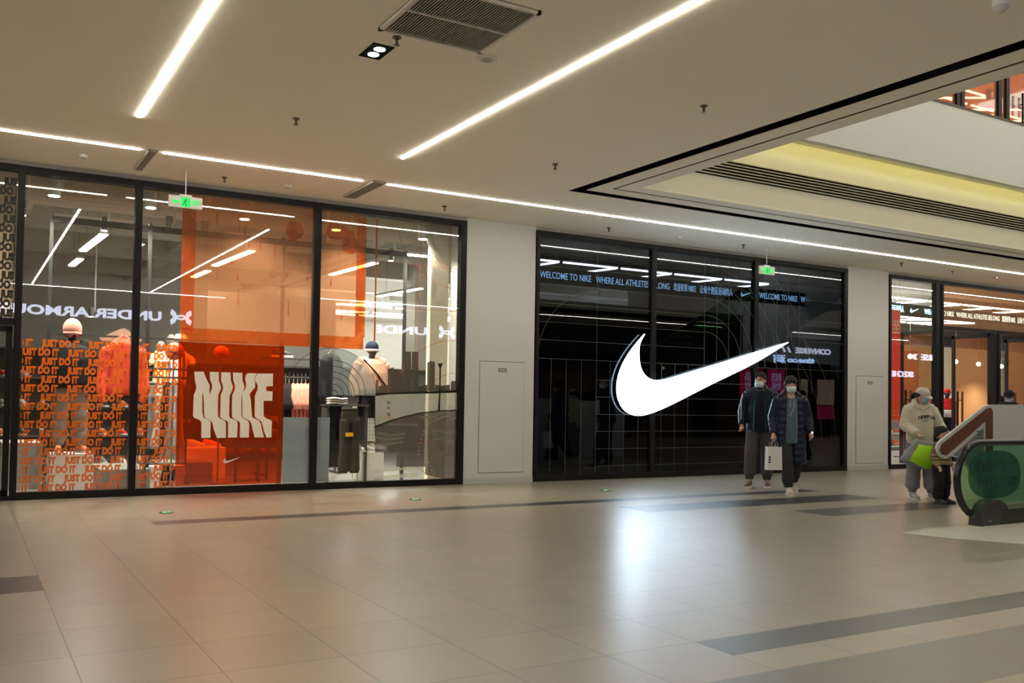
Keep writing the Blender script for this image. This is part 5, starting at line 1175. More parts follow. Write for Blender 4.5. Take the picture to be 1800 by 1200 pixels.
def human(root, J, skin, vox=0.0085, hands=True, thumb=(0, -1, 0), curl=(0.6, 0.6), kh=1.0, arm_r=1.0, eye=True):
    b = B()
    hp, ch, nk, hd = Vector(J['pelvis']), Vector(J['chest']), Vector(J['neck']), Vector(J['head'])
    k = J.get('k', 1.0)
    tube(b, [hp - Vector((0, 0, 0.09 * k)), hp, hp.lerp(ch, 0.4), hp.lerp(ch, 0.75), ch, ch.lerp(nk, 0.7), nk],
         [(0.12 * k, 0.09 * k), (0.155 * k, 0.105 * k), (0.13 * k, 0.095 * k), (0.145 * k, 0.11 * k), (0.155 * k, 0.11 * k), (0.10 * k, 0.075 * k), (0.055 * k, 0.052 * k)], 20)
    tube(b, [nk - Vector((0, 0, 0.03 * k)), nk.lerp(hd, 0.5), hd - Vector((0, 0, 0.03 * k))], [0.055 * k, 0.05 * k, 0.052 * k], 14)
    for s_ in 'LR':
        sh, el, wr = [Vector(J[n + s_]) for n in ('shoulder', 'elbow', 'wrist')]
        tube(b, [ch.lerp(nk, 0.55), sh, sh.lerp(el, 0.5), el, el.lerp(wr, 0.35), wr], [0.05 * k, 0.052 * k * arm_r, 0.044 * k * arm_r, 0.037 * k, 0.036 * k, 0.024 * k], 12)
        hj, kn, an, to = [Vector(J[n + s_]) for n in ('hip', 'knee', 'ankle', 'toe')]
        tube(b, [hj + Vector((0, 0, 0.03)), hj.lerp(kn, 0.3), kn, kn.lerp(an, 0.3), an], [0.085 * k, 0.078 * k, 0.054 * k, 0.055 * k, 0.036 * k], 14)
        tube(b, [an + Vector((0, 0, 0.01)), an.lerp(to, 0.4) - Vector((0, 0, 0.015 * k)), to], [0.036 * k, 0.034 * k, 0.022 * k], 10)
        if hands: hand(b, wr, Vector(wr) - Vector(el), thumb if not isinstance(thumb, dict) else thumb[s_], curl[0 if s_ == 'L' else 1], kh * k)
    # head built in its own frame
    Mh = Matrix.Translation(hd) @ Matrix.Rotation(J.get('yaw', 0), 4, 'Z') @ Matrix.Rotation(J.get('nod', 0), 4, 'X') @ Matrix.Scale(J.get('kh', k), 4)
    h = B()
    ball(h, (0, 0.012, 0.025), (0.076, 0.093, 0.092), 24, 16)
    ball(h, (0, -0.018, -0.030), (0.060, 0.068, 0.082), 20, 14)
    ball(h, (0, -0.055, -0.092), (0.028, 0.026, 0.022), 12, 8)
    tube(h, [(0, -0.082, 0.018), (0, -0.098, -0.010), (0, -0.106, -0.026), (0, -0.088, -0.034)], [0.010, 0.012, 0.016, 0.010], 10)
    for q_ in (-1, 1):
        ball(h, (q_ * 0.076, 0.012, -0.006), (0.010, 0.020, 0.032), 12, 8)
        ball(h, (q_ * 0.038, -0.066, -0.022), (0.022, 0.020, 0.020), 12, 8)
        tube(h, [(q_ * 0.012, -0.086, 0.026), (q_ * 0.034, -0.082, 0.030), (q_ * 0.055, -0.066, 0.024)], [0.008, 0.009, 0.007], 8)
    tube(h, [(-0.024, -0.084, -0.058), (0, -0.092, -0.058), (0.024, -0.084, -0.058)], [0.006, 0.010, 0.006], 8)
    place(h, Mh); merge(b, h)
    o = sculpt('body', b, vox, skin, root, 4)
    if eye:
        for q_ in (-1, 1):
            b = B(); ball(b, (q_ * 0.032, -0.080, 0.008), (0.013, 0.008, 0.0075), 12, 8); place(b, Mh); e = obj('eye', b, mat('eye_white', (0.65, 0.62, 0.58), 0.3), root, True)
            b = B(); ball(b, (q_ * 0.032, -0.0875, 0.008), (0.0055, 0.003, 0.0058), 10, 6); place(b, Mh); obj('iris', b, mat('eye_dark', (0.02, 0.012, 0.01), 0.2), e, True)
            b = B(); tube(b, [(q_ * 0.014, -0.095, 0.030), (q_ * 0.034, -0.093, 0.035), (q_ * 0.054, -0.077, 0.028)], [0.003, 0.0045, 0.003], 8); place(b, Mh); obj('eyebrow', b, M_hair, root, True)
        b = B(); tube(b, [(-0.020, -0.093, -0.059), (0, -0.1015, -0.060), (0.020, -0.093, -0.059)], [0.003, 0.005, 0.003], 8); place(b, Mh); obj('mouth', b, mat('lips', (0.45, 0.16, 0.13), 0.5), root, True)
    return Mh
def hair_cap(root, Mh, m=M_hair, low=-0.02, thick=0.012, back=True, fringe=0.045, rough=0.0):
    b = B(); ball(b, (0, 0.018, 0.030), (0.079 + thick, 0.096 + thick, 0.093 + thick), 28, 18)
    for v in b.verts:
        f = 1 + 0.03 * math.sin(v.co.x * 190) * math.cos(v.co.y * 170) + 0.02 * math.sin(v.co.z * 210)
        v.co = Vector((v.co.x * f, v.co.y * f, v.co.z * f))
    bmesh.ops.bisect_plane(b, geom=list(b.verts) + list(b.edges) + list(b.faces), plane_co=(0, -0.06, fringe + 0.01), plane_no=(0, -0.62, -0.78), clear_outer=True)
    bmesh.ops.bisect_plane(b, geom=list(b.verts) + list(b.edges) + list(b.faces), plane_co=(0, 0, low - 0.02), plane_no=(0, 0, -1), clear_outer=True)
    ed = [e for e in b.edges if e.is_boundary]
    if ed: bmesh.ops.holes_fill(b, edges=ed)
    rng = random.Random(3)
    for k in range(64):
        a = 2 * PI * k / 64; f = 0.5 - 0.5 * math.cos(a)          # 0 at the forehead, 1 at the nape
        ze = (fringe + 0.012) * (1 - min(1, f * 1.6)) + low * min(1, f * 1.6)
        rr = math.sqrt(max(0.05, 1 - ((ze + 0.012 - 0.030) / (0.093 + thick)) ** 2))
        p = Vector((math.sin(a) * (0.079 + thick) * rr, 0.018 - math.cos(a) * (0.096 + thick) * rr, ze + 0.014))
        t = Vector((rng.uniform(-0.012, 0.012), rng.uniform(-0.004, 0.004), -rng.uniform(0.014, 0.034)))
        tube(b, [p, p + t * 0.5, p + t], [0.008, 0.006, 0.001], 6)
    for k in range(70):
        a = rng.uniform(0, 2 * PI); e = rng.uniform(0.3, 1.4); c_ = math.cos(e)
        p = Vector((math.sin(a) * c_ * (0.079 + thick), 0.018 - math.cos(a) * c_ * (0.096 + thick), 0.030 + math.sin(e) * (0.093 + thick)))
        q_ = p + Vector((p.x * 0.05, -0.025, -0.006)); tube(b, [p - Vector((0, -0.012, 0.002)), p + (p - Vector((0, 0.018, 0.03))) * 0.04, q_], [0.005, 0.006, 0.001], 5)
    place(b, Mh); return obj('hair', b, m, root, True)
def mask(root, Mh, c=(0.55, 0.68, 0.74)):
    b = B(); n = 12; rows = []
    for j, (z, w_, f) in enumerate(((-0.012, 0.060, 0.100), (-0.028, 0.068, 0.118), (-0.050, 0.070, 0.122), (-0.072, 0.066, 0.114), (-0.094, 0.052, 0.096), (-0.106, 0.034, 0.070))):
        r_ = []
        for i in range(n + 1):
            a = -1 + 2 * i / n; r_.append(b.verts.new((a * w_, -f + (a * a) * 0.056 * (w_ / 0.07), z - 0.006 * a * a)))
        rows.append(r_)
    for j in range(len(rows) - 1):
        for i in range(n): b.faces.new((rows[j][i], rows[j][i + 1], rows[j + 1][i + 1], rows[j + 1][i]))
    place(b, Mh); o = obj('face_mask', b, mat('mask_%.2f' % c[2], c, 0.8, var=0.03), root, True)
    sd = o.modifiers.new('s', 'SOLIDIFY'); sd.thickness = 0.003
    b = B()
    for q_ in (-1, 1):
        tube(b, [(q_ * 0.064, -0.06, -0.02), (q_ * 0.078, -0.01, 0.015), (q_ * 0.080, 0.02, 0.0)], 0.0015, 6); tube(b, [(q_ * 0.056, -0.055, -0.085), (q_ * 0.078, -0.01, -0.04), (q_ * 0.080, 0.02, 0.0)], 0.0015, 6)
    place(b, Mh); obj('ear_loop', b, M_sw, o)
    return o
def garment(root, name, chains, m, vox=0.011, it=2):
    b = B()
    for pts, rad in chains: tube(b, pts, rad, 20)
    return sculpt(name, b, vox, m, root, it)
def path(pts, n):
    """even points along a polyline"""
    pts = [Vector(p) for p in pts]; L = [0]
    for i in range(1, len(pts)): L.append(L[-1] + (pts[i] - pts[i - 1]).length)
    out = []
    for k in range(n):
        s_ = L[-1] * k / (n - 1); i = 1
        while i < len(pts) - 1 and L[i] < s_: i += 1
        t = (s_ - L[i - 1]) / max(1e-6, L[i] - L[i - 1]); out.append((pts[i - 1].lerp(pts[i], t), s_ / L[-1]))
    return out
def puff(pts, r0, r1, n, amp=0.07, f=9, fl=None):
    """quilted tube: radius swells between stitched lines"""
    P = []; R_ = []
    for p, t in path(pts, n):
        r_ = r0 + (r1 - r0) * t; r_ *= 1 - amp + amp * 1.6 * abs(math.sin(PI * f * t)) ** 0.6; P.append(p); R_.append((r_ * (fl[0] if fl else 1), r_ * (fl[1] if fl else 1)))
    return P, R_
def inner(J, s_): 
    v = Vector(J['shoulder' + s_]); return Vector((v.x * 0.35, v.y + 0.01, v.z + 0.035))
def sleeve(J, s_, r_in, r_sh, r_el, r_wr, cuff=None, amp=0.0, f=6):
    P = []; R_ = []; pts = [inner(J, s_), Vector(J['shoulder' + s_]) + Vector((0, 0, 0.0)), Vector(J['elbow' + s_]), Vector(J['wrist' + s_])]
    cr = [(0.0, r_in), (0.22, r_sh), (0.60, r_el), (0.97, r_wr), (1.0, cuff or r_wr)]
    for p, t in path(pts, 34):
        for i in range(len(cr) - 1):
            if cr[i][0] <= t <= cr[i + 1][0]: q = (t - cr[i][0]) / (cr[i + 1][0] - cr[i][0]); r_ = cr[i][1] + (cr[i + 1][1] - cr[i][1]) * q; break
        r_ *= 1 - amp + 1.6 * amp * abs(math.sin(PI * f * t)) ** 0.6
        if amp == 0 and t > 0.3: r_ *= 1 + 0.03 * math.sin(t * 40)
        P.append(p); R_.append(r_)
    return P, R_
def trouser_legs(root, J, m, k=1.0, w0=0.11, w1=0.075, cuff=0.06, name='trousers', vox=0.011, folds=0.03):
    hp = Vector(J['pelvis']); ch = [([hp + Vector((0, 0, 0.10 * k)), hp, hp - Vector((0, 0, 0.10 * k))], [(0.155 * k, 0.12 * k), (0.175 * k, 0.13 * k), (0.16 * k, 0.12 * k)])]
    for s_ in 'LR':
        hj, kn, an = [Vector(J[n + s_]) for n in ('hip', 'knee', 'ankle')]
        P = []; R_ = []
        for p, t in path([hj + Vector((0, 0, 0.02)), hj.lerp(kn, 0.5), kn, kn.lerp(an, 0.5), an + Vector((0, 0, 0.02))], 22):
            r_ = (w0 + (w1 - w0) * min(1, t * 1.6)) * k
            if t > 0.93: r_ = cuff * k
            r_ *= 1 + folds * math.sin(t * 38 + (1 if s_ == 'L' else 0)) * (1 if t > 0.4 else 0.4); P.append(p); R_.append(r_)
        ch.append((P, R_))
    return garment(root, name, ch, m, vox)
def feet(root, J, body, sole, k=1.0, name='shoe', lace=None):
    for s_ in 'LR':
        an, to = Vector(J['ankle' + s_]), Vector(J['toe' + s_]); d = to - an
        pitch = J.get('pitch' + s_, 0)
        rz = math.atan2(d.x, -d.y)
        M = Matrix.Translation((an.x, an.y, J.get('sole' + s_, 0.0))) @ Matrix.Rotation(rz, 4, 'Z') @ Matrix.Rotation(pitch, 4, 'X') @ Matrix.Translation((0, -0.075 * k, 0))
        before = set(bpy.data.objects)
        o = shoe(root, 0, 0, 0, 0, body, sole, k * 1.0, name, lace)
        for x in set(bpy.data.objects) - before: x.data.transform(M)
SKN = M_skin
def person(label, x, y, rz, s, group=None): return thing('person', label, 'person', (x, y, 0), rz, group, s)

# --- the man in the navy jacket -----------------------------------
nav = cloth('navy_nylon', (0.010, 0.014, 0.028), 0.45, 10, 0.3); navd = cloth('navy_knit', (0.006, 0.008, 0.016), 0.8); teal = cloth('teal_lining', (0.02, 0.10, 0.16), 0.6)
chr_ = cloth('charcoal_cloth', (0.060, 0.056, 0.054), 0.8, 12); brn = mat('brown_suede', (0.11, 0.05, 0.035), 0.7); msole = mat('sole_white', (0.62, 0.58, 0.52), 0.6)
P1 = person('man in navy padded jacket and grey trousers with face mask', 10.72, -2.02, -0.86, 1.03)
J = dict(pelvis=(0, 0.02, 0.93), chest=(0, 0.0, 1.27), neck=(0, -0.01, 1.46), head=(0, -0.035, 1.60), yaw=-0.25, nod=0.03,
         shoulderL=(0.185, 0.0, 1.39), elbowL=(0.27, 0.05, 1.12), wristL=(0.25, -0.05, 0.88), shoulderR=(-0.185, 0.0, 1.39), elbowR=(-0.27, 0.04, 1.13), wristR=(-0.26, -0.12, 0.93),
         hipL=(0.09, 0.02, 0.90), kneeL=(0.10, 0.0, 0.49), ankleL=(0.10, 0.05, 0.085), toeL=(0.12, -0.12, 0.03), hipR=(-0.09, 0.02, 0.90), kneeR=(-0.13, -0.12, 0.50), ankleR=(-0.14, -0.16, 0.10), toeR=(-0.16, -0.33, 0.03), soleL=0.0, soleR=0.0)
Mh = human(P1, J, SKN); hair_cap(P1, Mh, low=0.0, thick=0.006, fringe=0.052); mask(P1, Mh)
trouser_legs(P1, J, chr_, 1.0, 0.112, 0.088, 0.062); feet(P1, J, brn, msole, 0.98)
ch = [puff([(0, 0.02, 0.84), (0, 0.01, 1.05), (0, 0.0, 1.30), (0, 0.0, 1.43), (0, 0.01, 1.47)], 0.20, 0.15, 34, 0.03, 5, (1.10, 0.80))]
for s_ in 'LR': ch.append(sleeve(J, s_, 0.062, 0.082, 0.070, 0.056, None, 0.05, 7))
ch.append(([(-0.11, -0.02, 1.45), (-0.06, 0.07, 1.50), (0.06, 0.07, 1.50), (0.11, -0.02, 1.45)], [0.035, 0.05, 0.05, 0.035]))
garment(P1, 'jacket', ch, nav)
b = B(); tube(b, [(0.0, -0.135, 0.86), (0.0, -0.148, 1.05), (0, -0.142, 1.28), (0, -0.095, 1.44)], [(0.085, 0.040), (0.085, 0.038), (0.075, 0.036), (0.05, 0.05)], 18); sculpt('shirt', b, 0.01, navd, P1)
b = B(); bar(b, (-0.088, -0.168, 0.86), (-0.075, -0.176, 1.30), 0.02, 0.008); bar(b, (0.088, -0.168, 0.86), (0.075, -0.176, 1.30), 0.006, 0.006); obj('jacket_lining', b, teal, P1)
b = B(); tube(b, [(-0.05, -0.10, 1.47), (0, -0.14, 1.43), (0.05, -0.10, 1.47)], [0.016, 0.012, 0.016], 10); obj('collar', b, cloth('grey_collar', (0.05, 0.05, 0.06)), P1, True)
b = B(); box(b, -0.275, -0.265, -0.19, -0.11, 1.02, 1.28); place(b, Matrix.Identity(4)); obj('sleeve_stripe', b, mat('pale_stripe', (0.6, 0.62, 0.66), 0.6), P1)

# --- the woman in the long quilted coat ----------------------------
quilt = cloth('dark_blue_quilt', (0.014, 0.018, 0.042), 0.28, 9, 0.3); hood_m = cloth('blue_grey_fleece', (0.085, 0.135, 0.18), 0.9, 10, 0.12)
P2 = person('woman in long dark blue quilted coat holding a white paper bag', 10.30, -3.02, -0.62, 0.985)
J = dict(pelvis=(0, 0.02, 0.92), chest=(0, 0.0, 1.25), neck=(0, -0.01, 1.44), head=(0, -0.03, 1.585), yaw=-0.05, nod=0.06,
         shoulderL=(0.175, 0.0, 1.37), elbowL=(0.26, 0.03, 1.12), wristL=(0.28, -0.06, 0.90), shoulderR=(-0.175, 0.0, 1.37), elbowR=(-0.25, 0.03, 1.11), wristR=(-0.255, -0.09, 0.88),
         hipL=(0.08, 0.02, 0.90), kneeL=(0.09, 0.0, 0.50), ankleL=(0.10, 0.22, 0.16), toeL=(0.11, 0.10, 0.05), hipR=(-0.08, 0.0, 0.90), kneeR=(-0.06, -0.10, 0.49), ankleR=(-0.04, -0.10, 0.085), toeR=(-0.04, -0.28, 0.03), pitchL=0.75, soleL=0.055)
Mh = human(P2, J, mat('skin_light', (0.60, 0.37, 0.27), 0.5, scale=20), curl=(0.7, 1.15)); hair_cap(P2, Mh, low=-0.04, thick=0.016, fringe=0.030); mask(P2, Mh)
b = B(); bm_pts = [(-0.075, 0.03, -0.02), (-0.08, 0.05, -0.07)]; tube(b, [(-0.06, 0.05, 0.0), (-0.06, 0.06, -0.07), (0.0, 0.09, -0.09), (0.06, 0.06, -0.07), (0.06, 0.05, 0.0)], [0.03, 0.03, 0.03, 0.03, 0.03], 12); place(b, Mh); obj('hair_back', b, M_hair, P2, True)
trouser_legs(P2, J, cloth('dark_grey_cloth', (0.035, 0.034, 0.036), 0.8, 12), 1.0, 0.105, 0.085, 0.068); feet(P2, J, mat('cream_sneaker', (0.55, 0.48, 0.40), 0.7), msole, 0.95)
ch = []
for q_ in (-1, 1):
    P_, R_ = puff([(q_ * 0.115, 0.0, 0.44), (q_ * 0.11, 0.01, 0.85), (q_ * 0.085, 0.0, 1.15), (q_ * 0.07, 0.0, 1.40)], 0.125, 0.105, 56, 0.06, 10, (0.95, 1.15)); ch.append((P_, R_))
ch.append(puff([(0, 0.09, 0.44), (0, 0.09, 0.9), (0, 0.05, 1.2), (0, 0.03, 1.42)], 0.115, 0.10, 56, 0.06, 10, (1.3, 0.8)))
for s_ in 'LR': ch.append(sleeve(J, s_, 0.062, 0.080, 0.070, 0.056, None, 0.06, 8))
ch.append(([(-0.12, -0.05, 1.41), (-0.07, 0.06, 1.47), (0.07, 0.06, 1.47), (0.12, -0.05, 1.41)], [0.05, 0.06, 0.06, 0.05]))
garment(P2, 'coat', ch, quilt)
b = B(); tube(b, [(0.0, -0.105, 0.74), (0.0, -0.125, 0.95), (0, -0.128, 1.20), (0, -0.10, 1.38)], [(0.090, 0.045), (0.085, 0.05), (0.078, 0.05), (0.075, 0.06)], 18)
tube(b, [(-0.095, -0.06, 1.40), (-0.075, 0.02, 1.46), (0, 0.06, 1.47), (0.075, 0.02, 1.46), (0.095, -0.06, 1.40)], [0.03, 0.04, 0.045, 0.04, 0.03], 12)
sculpt('hoodie', b, 0.01, hood_m, P2)
b = B(); tube(b, [(0.03, -0.165, 1.36), (0.01, -0.182, 1.24), (-0.04, -0.184, 1.14)], 0.004, 6); tube(b, [(-0.03, -0.165, 1.36), (-0.04, -0.182, 1.26)], 0.004, 6); obj('drawstring', b, M_lgf, P2)
b = B(); w_ = Vector(J['wristL']); tube(b, [w_ + Vector((0, 0, 0.012)), w_ - Vector((0, 0.003, 0.012))], 0.030, 14); wo = obj('smartwatch', b, M_blk, P2, True)
b = B(); box(b, w_.x + 0.0, w_.x + 0.03, w_.y - 0.035, w_.y - 0.027, w_.z - 0.015, w_.z + 0.015); obj('watch_face', b, emat('watch_glow', (0.85, 0.9, 1), 1.2), wo)
M2 = Matrix.Translation(P2.location) @ Matrix.Rotation(P2.rotation_euler.z, 4, 'Z') @ Matrix.Scale(0.985, 4)
hb = M2 @ Vector((-0.262, -0.145, 0.79))
t = thing('paper_bag', 'white paper shopping bag held by the woman in the long coat', 'bag', (hb.x, hb.y, hb.z - 0.43), -0.35)
b = B(); x0, x1, y0, y1 = -0.115, 0.115, -0.045, 0.045
vb = [b.verts.new(v) for v in ((x0, y0, 0), (x1, y0, 0), (x1, y1, 0), (x0, y1, 0))]; vt = [b.verts.new(v) for v in ((x0 * 0.92, y0, 0.33), (x1 * 0.92, y0, 0.33), (x1 * 0.92, y1, 0.33), (x0 * 0.92, y1, 0.33))]
b.faces.new(vb[::-1])
for i in range(4): b.faces.new((vb[i], vb[(i + 1) % 4], vt[(i + 1) % 4], vt[i]))
o = obj('body', b, mat('paper_white', (0.72, 0.72, 0.72), 0.7, var=0.02), t); sd = o.modifiers.new('s', 'SOLIDIFY'); sd.thickness = 0.002
for y_ in (y0, y1):
    b = B(); tube(b, [(-0.05, y_, 0.30), (-0.045, y_ * 0.7, 0.38), (0, y_ * 0.25, 0.43), (0.045, y_ * 0.7, 0.38), (0.05, y_, 0.30)], 0.004, 6); obj('handle', b, M_lgf, t)
b = B()
for k in range(3): box(b, x0 + 0.02, x0 + 0.05, y0 - 0.0015, y0 - 0.0005, 0.10 + k * 0.035, 0.125 + k * 0.035)
obj('print', b, M_dark, t)

# --- woman with cap and cream hoodie ------------------------------
crm = cloth('cream_fleece', (0.58, 0.53, 0.42), 0.9, 8, 0.08); swp = cloth('grey_sweat', (0.22, 0.22, 0.23), 0.9, 12, 0.12)
P3 = person('woman in cream hoodie and pale cap holding a neon green bag', 11.50, -4.27, -0.50, 0.905)
J = dict(pelvis=(0, 0.02, 0.92), chest=(0.0, 0.0, 1.25), neck=(0.01, -0.02, 1.45), head=(0.015, -0.06, 1.585), yaw=0.40, nod=0.22,
         shoulderL=(0.18, 0.0, 1.38), elbowL=(0.30, -0.02, 1.13), wristL=(0.36, -0.16, 0.95), shoulderR=(-0.18, 0.0, 1.38), elbowR=(-0.25, -0.02, 1.12), wristR=(-0.14, -0.22, 1.00),
         hipL=(0.09, 0.02, 0.90), kneeL=(0.13, -0.05, 0.49), ankleL=(0.17, -0.02, 0.085), toeL=(0.22, -0.17, 0.03), hipR=(-0.09, 0.02, 0.90), kneeR=(-0.10, -0.01, 0.49), ankleR=(-0.11, 0.02, 0.085), toeR=(-0.12, -0.16, 0.03))
Mh = human(P3, J, mat('skin_light', (0.60, 0.37, 0.27), 0.5, scale=20), curl=(0.5, 1.2), thumb={'L': (0, 0, 1), 'R': (0, 0, 1)}); hair_cap(P3, Mh, low=-0.02, thick=0.008, fringe=0.03); mask(P3, Mh, (0.36, 0.52, 0.68))
cap(P3, Mh @ Matrix.Translation((0, 0.008, 0.045)) @ Matrix.Rotation(0.12, 4, 'X'), mat('cap_beige', (0.56, 0.52, 0.48), 0.8))
b = B(); tube(b, [(0, 0.10, 0.0), (0, 0.16, -0.01), (0, 0.185, -0.06), (0, 0.17, -0.12)], [0.018, 0.035, 0.035, 0.012], 12); place(b, Mh); obj('ponytail', b, M_hair, P3, True)
trouser_legs(P3, J, swp, 1.0, 0.115, 0.105, 0.062, folds=0.04); feet(P3, J, mat('grey_sneaker', (0.38, 0.38, 0.39), 0.7), msole, 1.0)
ch = [([(0, 0.01, 0.80), (0, 0.01, 0.86), (0, 0.0, 1.02), (0, 0, 1.25), (0, 0, 1.38), (0.0, 0.0, 1.46)], [(0.17, 0.13), (0.205, 0.155), (0.205, 0.16), (0.205, 0.155), (0.185, 0.125), (0.10, 0.09)])]
for s_ in 'LR':
    ch.append(sleeve(J, s_, 0.07, 0.088, 0.078, 0.066, 0.042))
ch.append(([(-0.10, -0.09, 1.42), (-0.09, 0.0, 1.50), (0, 0.07, 1.50), (0.09, 0.0, 1.50), (0.10, -0.09, 1.42), (0.0, -0.13, 1.38), (-0.10, -0.09, 1.42)], [0.032, 0.045, 0.05, 0.045, 0.032, 0.025, 0.03]))
hd = garment(P3, 'hoodie', ch, crm)
b = B()
for i, c_ in enumerate('TEMPUS'):
    a = (i - 2.5) * 0.049; arcz = 1.245 - 1.6 * a * a
    g_ = text_bm(c_, 0.048, 0.004, 0.003, box_w=0.040, align='C'); place(g_, Matrix.Translation((a + 0.01, -0.200 + 0.8 * a * a, arcz)) @ Matrix.Rotation(3.0 * a * -0.6, 4, 'Y') @ Matrix.Rotation(PI / 2, 4, 'X')); merge(b, g_)
obj('lettering', b, M_dark, hd)
b = B(); g_ = text_bm('STUDIO', 0.016, 0.003, 0.0, box_w=0.09, align='C'); box(b, -0.03, 0.05, -0.175, -0.165, 1.20, 1.206); g_.free(); obj('small_print', b, M_dark, hd)
M3 = Matrix.Translation(P3.location) @ Matrix.Rotation(P3.rotation_euler.z, 4, 'Z') @ Matrix.Scale(0.905, 4)
hb = M3 @ Vector((-0.20, -0.27, 0.95))
t = thing('shopping_bag', 'neon green and grey shopping bag held by the woman in the cream hoodie', 'bag', (hb.x, hb.y, hb.z - 0.46), -0.55)
def sack(pts, th, m, nm):
    b = B(); n = len(pts); cx_ = sum(p[0] for p in pts) / n; cz_ = sum(p[1] for p in pts) / n
    rings = []
    for s_, y_ in ((0.9, -th), (1.0, -th * 0.5), (1.0, th * 0.5), (0.9, th)): rings.append([b.verts.new((cx_ + (p[0] - cx_) * s_, y_ + 0.008 * math.sin(i * 2.1), cz_ + (p[1] - cz_) * s_)) for i, p in enumerate(pts)])
    for j in range(3):
        for i in range(n): b.faces.new((rings[j][i], rings[j][(i + 1) % n], rings[j + 1][(i + 1) % n], rings[j + 1][i]))
    for r_ in (rings[0], rings[-1][::-1]):
        f = b.faces.new(r_); bmesh.ops.poke(b, faces=[f])
    return obj(nm, b, m, t, True)
sack([(0.0, 0.45), (0.10, 0.42), (0.30, 0.40), (0.33, 0.36), (0.30, 0.20), (0.32, 0.02), (0.20, 0.0), (0.05, 0.05), (-0.10, 0.10), (-0.20, 0.17), (-0.14, 0.25), (-0.05, 0.36)], 0.05, cloth('bag_grey', (0.26, 0.27, 0.28), 0.6, 8, 0.1), 'body')
sack([(0.02, 0.38), (0.12, 0.37), (0.24, 0.35), (0.24, 0.20), (0.26, 0.03), (0.12, 0.04), (0.0, 0.09), (-0.12, 0.14), (-0.05, 0.24)], 0.062, cloth('bag_neon', (0.42, 0.80, 0.03), 0.6, 8, 0.12), 'neon_panel')
b = B(); tube(b, [(0.0, 0.0, 0.42), (-0.01, 0, 0.46), (0.03, 0, 0.47)], 0.008, 8); obj('handle', b, M_lgf, t)

# --- the child -----------------------------------------------------
swt = bpy.data.materials.new('striped_sweater'); swt.use_nodes = True; nt = swt.node_tree; bs = nt.nodes['Principled BSDF']; bs.inputs['Roughness'].default_value = 0.9
tcn = nt.nodes.new('ShaderNodeTexCoord'); sx_ = nt.nodes.new('ShaderNodeSeparateXYZ'); nt.links.new(tcn.outputs['Object'], sx_.inputs[0])
rp = nt.nodes.new('ShaderNodeValToRGB'); mr = nt.nodes.new('ShaderNodeMapRange'); mr.inputs[1].default_value = 0.9; mr.inputs[2].default_value = 1.4; nt.links.new(sx_.outputs['Z'], mr.inputs[0]); nt.links.new(mr.outputs[0], rp.inputs[0])
rp.color_ramp.interpolation = 'CONSTANT'
cols = [(0.0, (0.30, 0.24, 0.13)), (0.12, (0.10, 0.06, 0.03)), (0.18, (0.32, 0.25, 0.13)), (0.24, (0.12, 0.05, 0.03)), (0.32, (0.30, 0.23, 0.12)), (0.42, (0.13, 0.10, 0.04)), (0.60, (0.22, 0.18, 0.09)), (0.68, (0.12, 0.09, 0.04)), (0.85, (0.2, 0.16, 0.08))]
while len(rp.color_ramp.elements) < len(cols): rp.color_ramp.elements.new(0.5)
for e_, (p_, c_) in zip(rp.color_ramp.elements, cols): e_.position = p_; e_.color = (*c_, 1)
nt.links.new(rp.outputs[0], bs.inputs['Base Color'])
P4 = person('small child in striped brown sweater and black trousers beside the escalator', 11.25, -4.78, 0.0, 0.60)
J = dict(pelvis=(0, 0.02, 0.85), chest=(0.0, 0.0, 1.17), neck=(0.0, -0.01, 1.34), head=(0.0, -0.02, 1.52), yaw=0.25, nod=-0.12, kh=1.42,
         shoulderL=(0.18, 0.0, 1.26), elbowL=(0.24, 0.03, 1.02), wristL=(0.24, -0.08, 0.84), shoulderR=(-0.18, 0.0, 1.26), elbowR=(-0.26, 0.02, 1.02), wristR=(-0.26, -0.10, 0.84),
         hipL=(0.10, 0.02, 0.83), kneeL=(0.11, -0.02, 0.46), ankleL=(0.11, 0.02, 0.09), toeL=(0.13, -0.16, 0.03), hipR=(-0.10, 0.02, 0.83), kneeR=(-0.12, -0.02, 0.46), ankleR=(-0.12, 0.02, 0.09), toeR=(-0.15, -0.16, 0.03), k=1.05)
Mh = human(P4, J, mat('skin_child', (0.62, 0.38, 0.27), 0.5, scale=20), vox=0.011, kh=1.1); hair_cap(P4, Mh, low=0.0, thick=0.014, fringe=0.05)
trouser_legs(P4, J, M_bkf, 1.15, 0.115, 0.10, 0.08); feet(P4, J, M_sb, M_sb, 1.15)
ch = [([(0, 0.01, 0.86), (0, 0.01, 0.92), (0, 0, 1.10), (0, 0, 1.25), (0.0, 0.0, 1.36)], [(0.20, 0.16), (0.225, 0.175), (0.215, 0.17), (0.19, 0.14), (0.10, 0.09)])]
for s_ in 'LR': ch.append(sleeve(J, s_, 0.08, 0.090, 0.076, 0.055))
garment(P4, 'sweater', ch, swt)

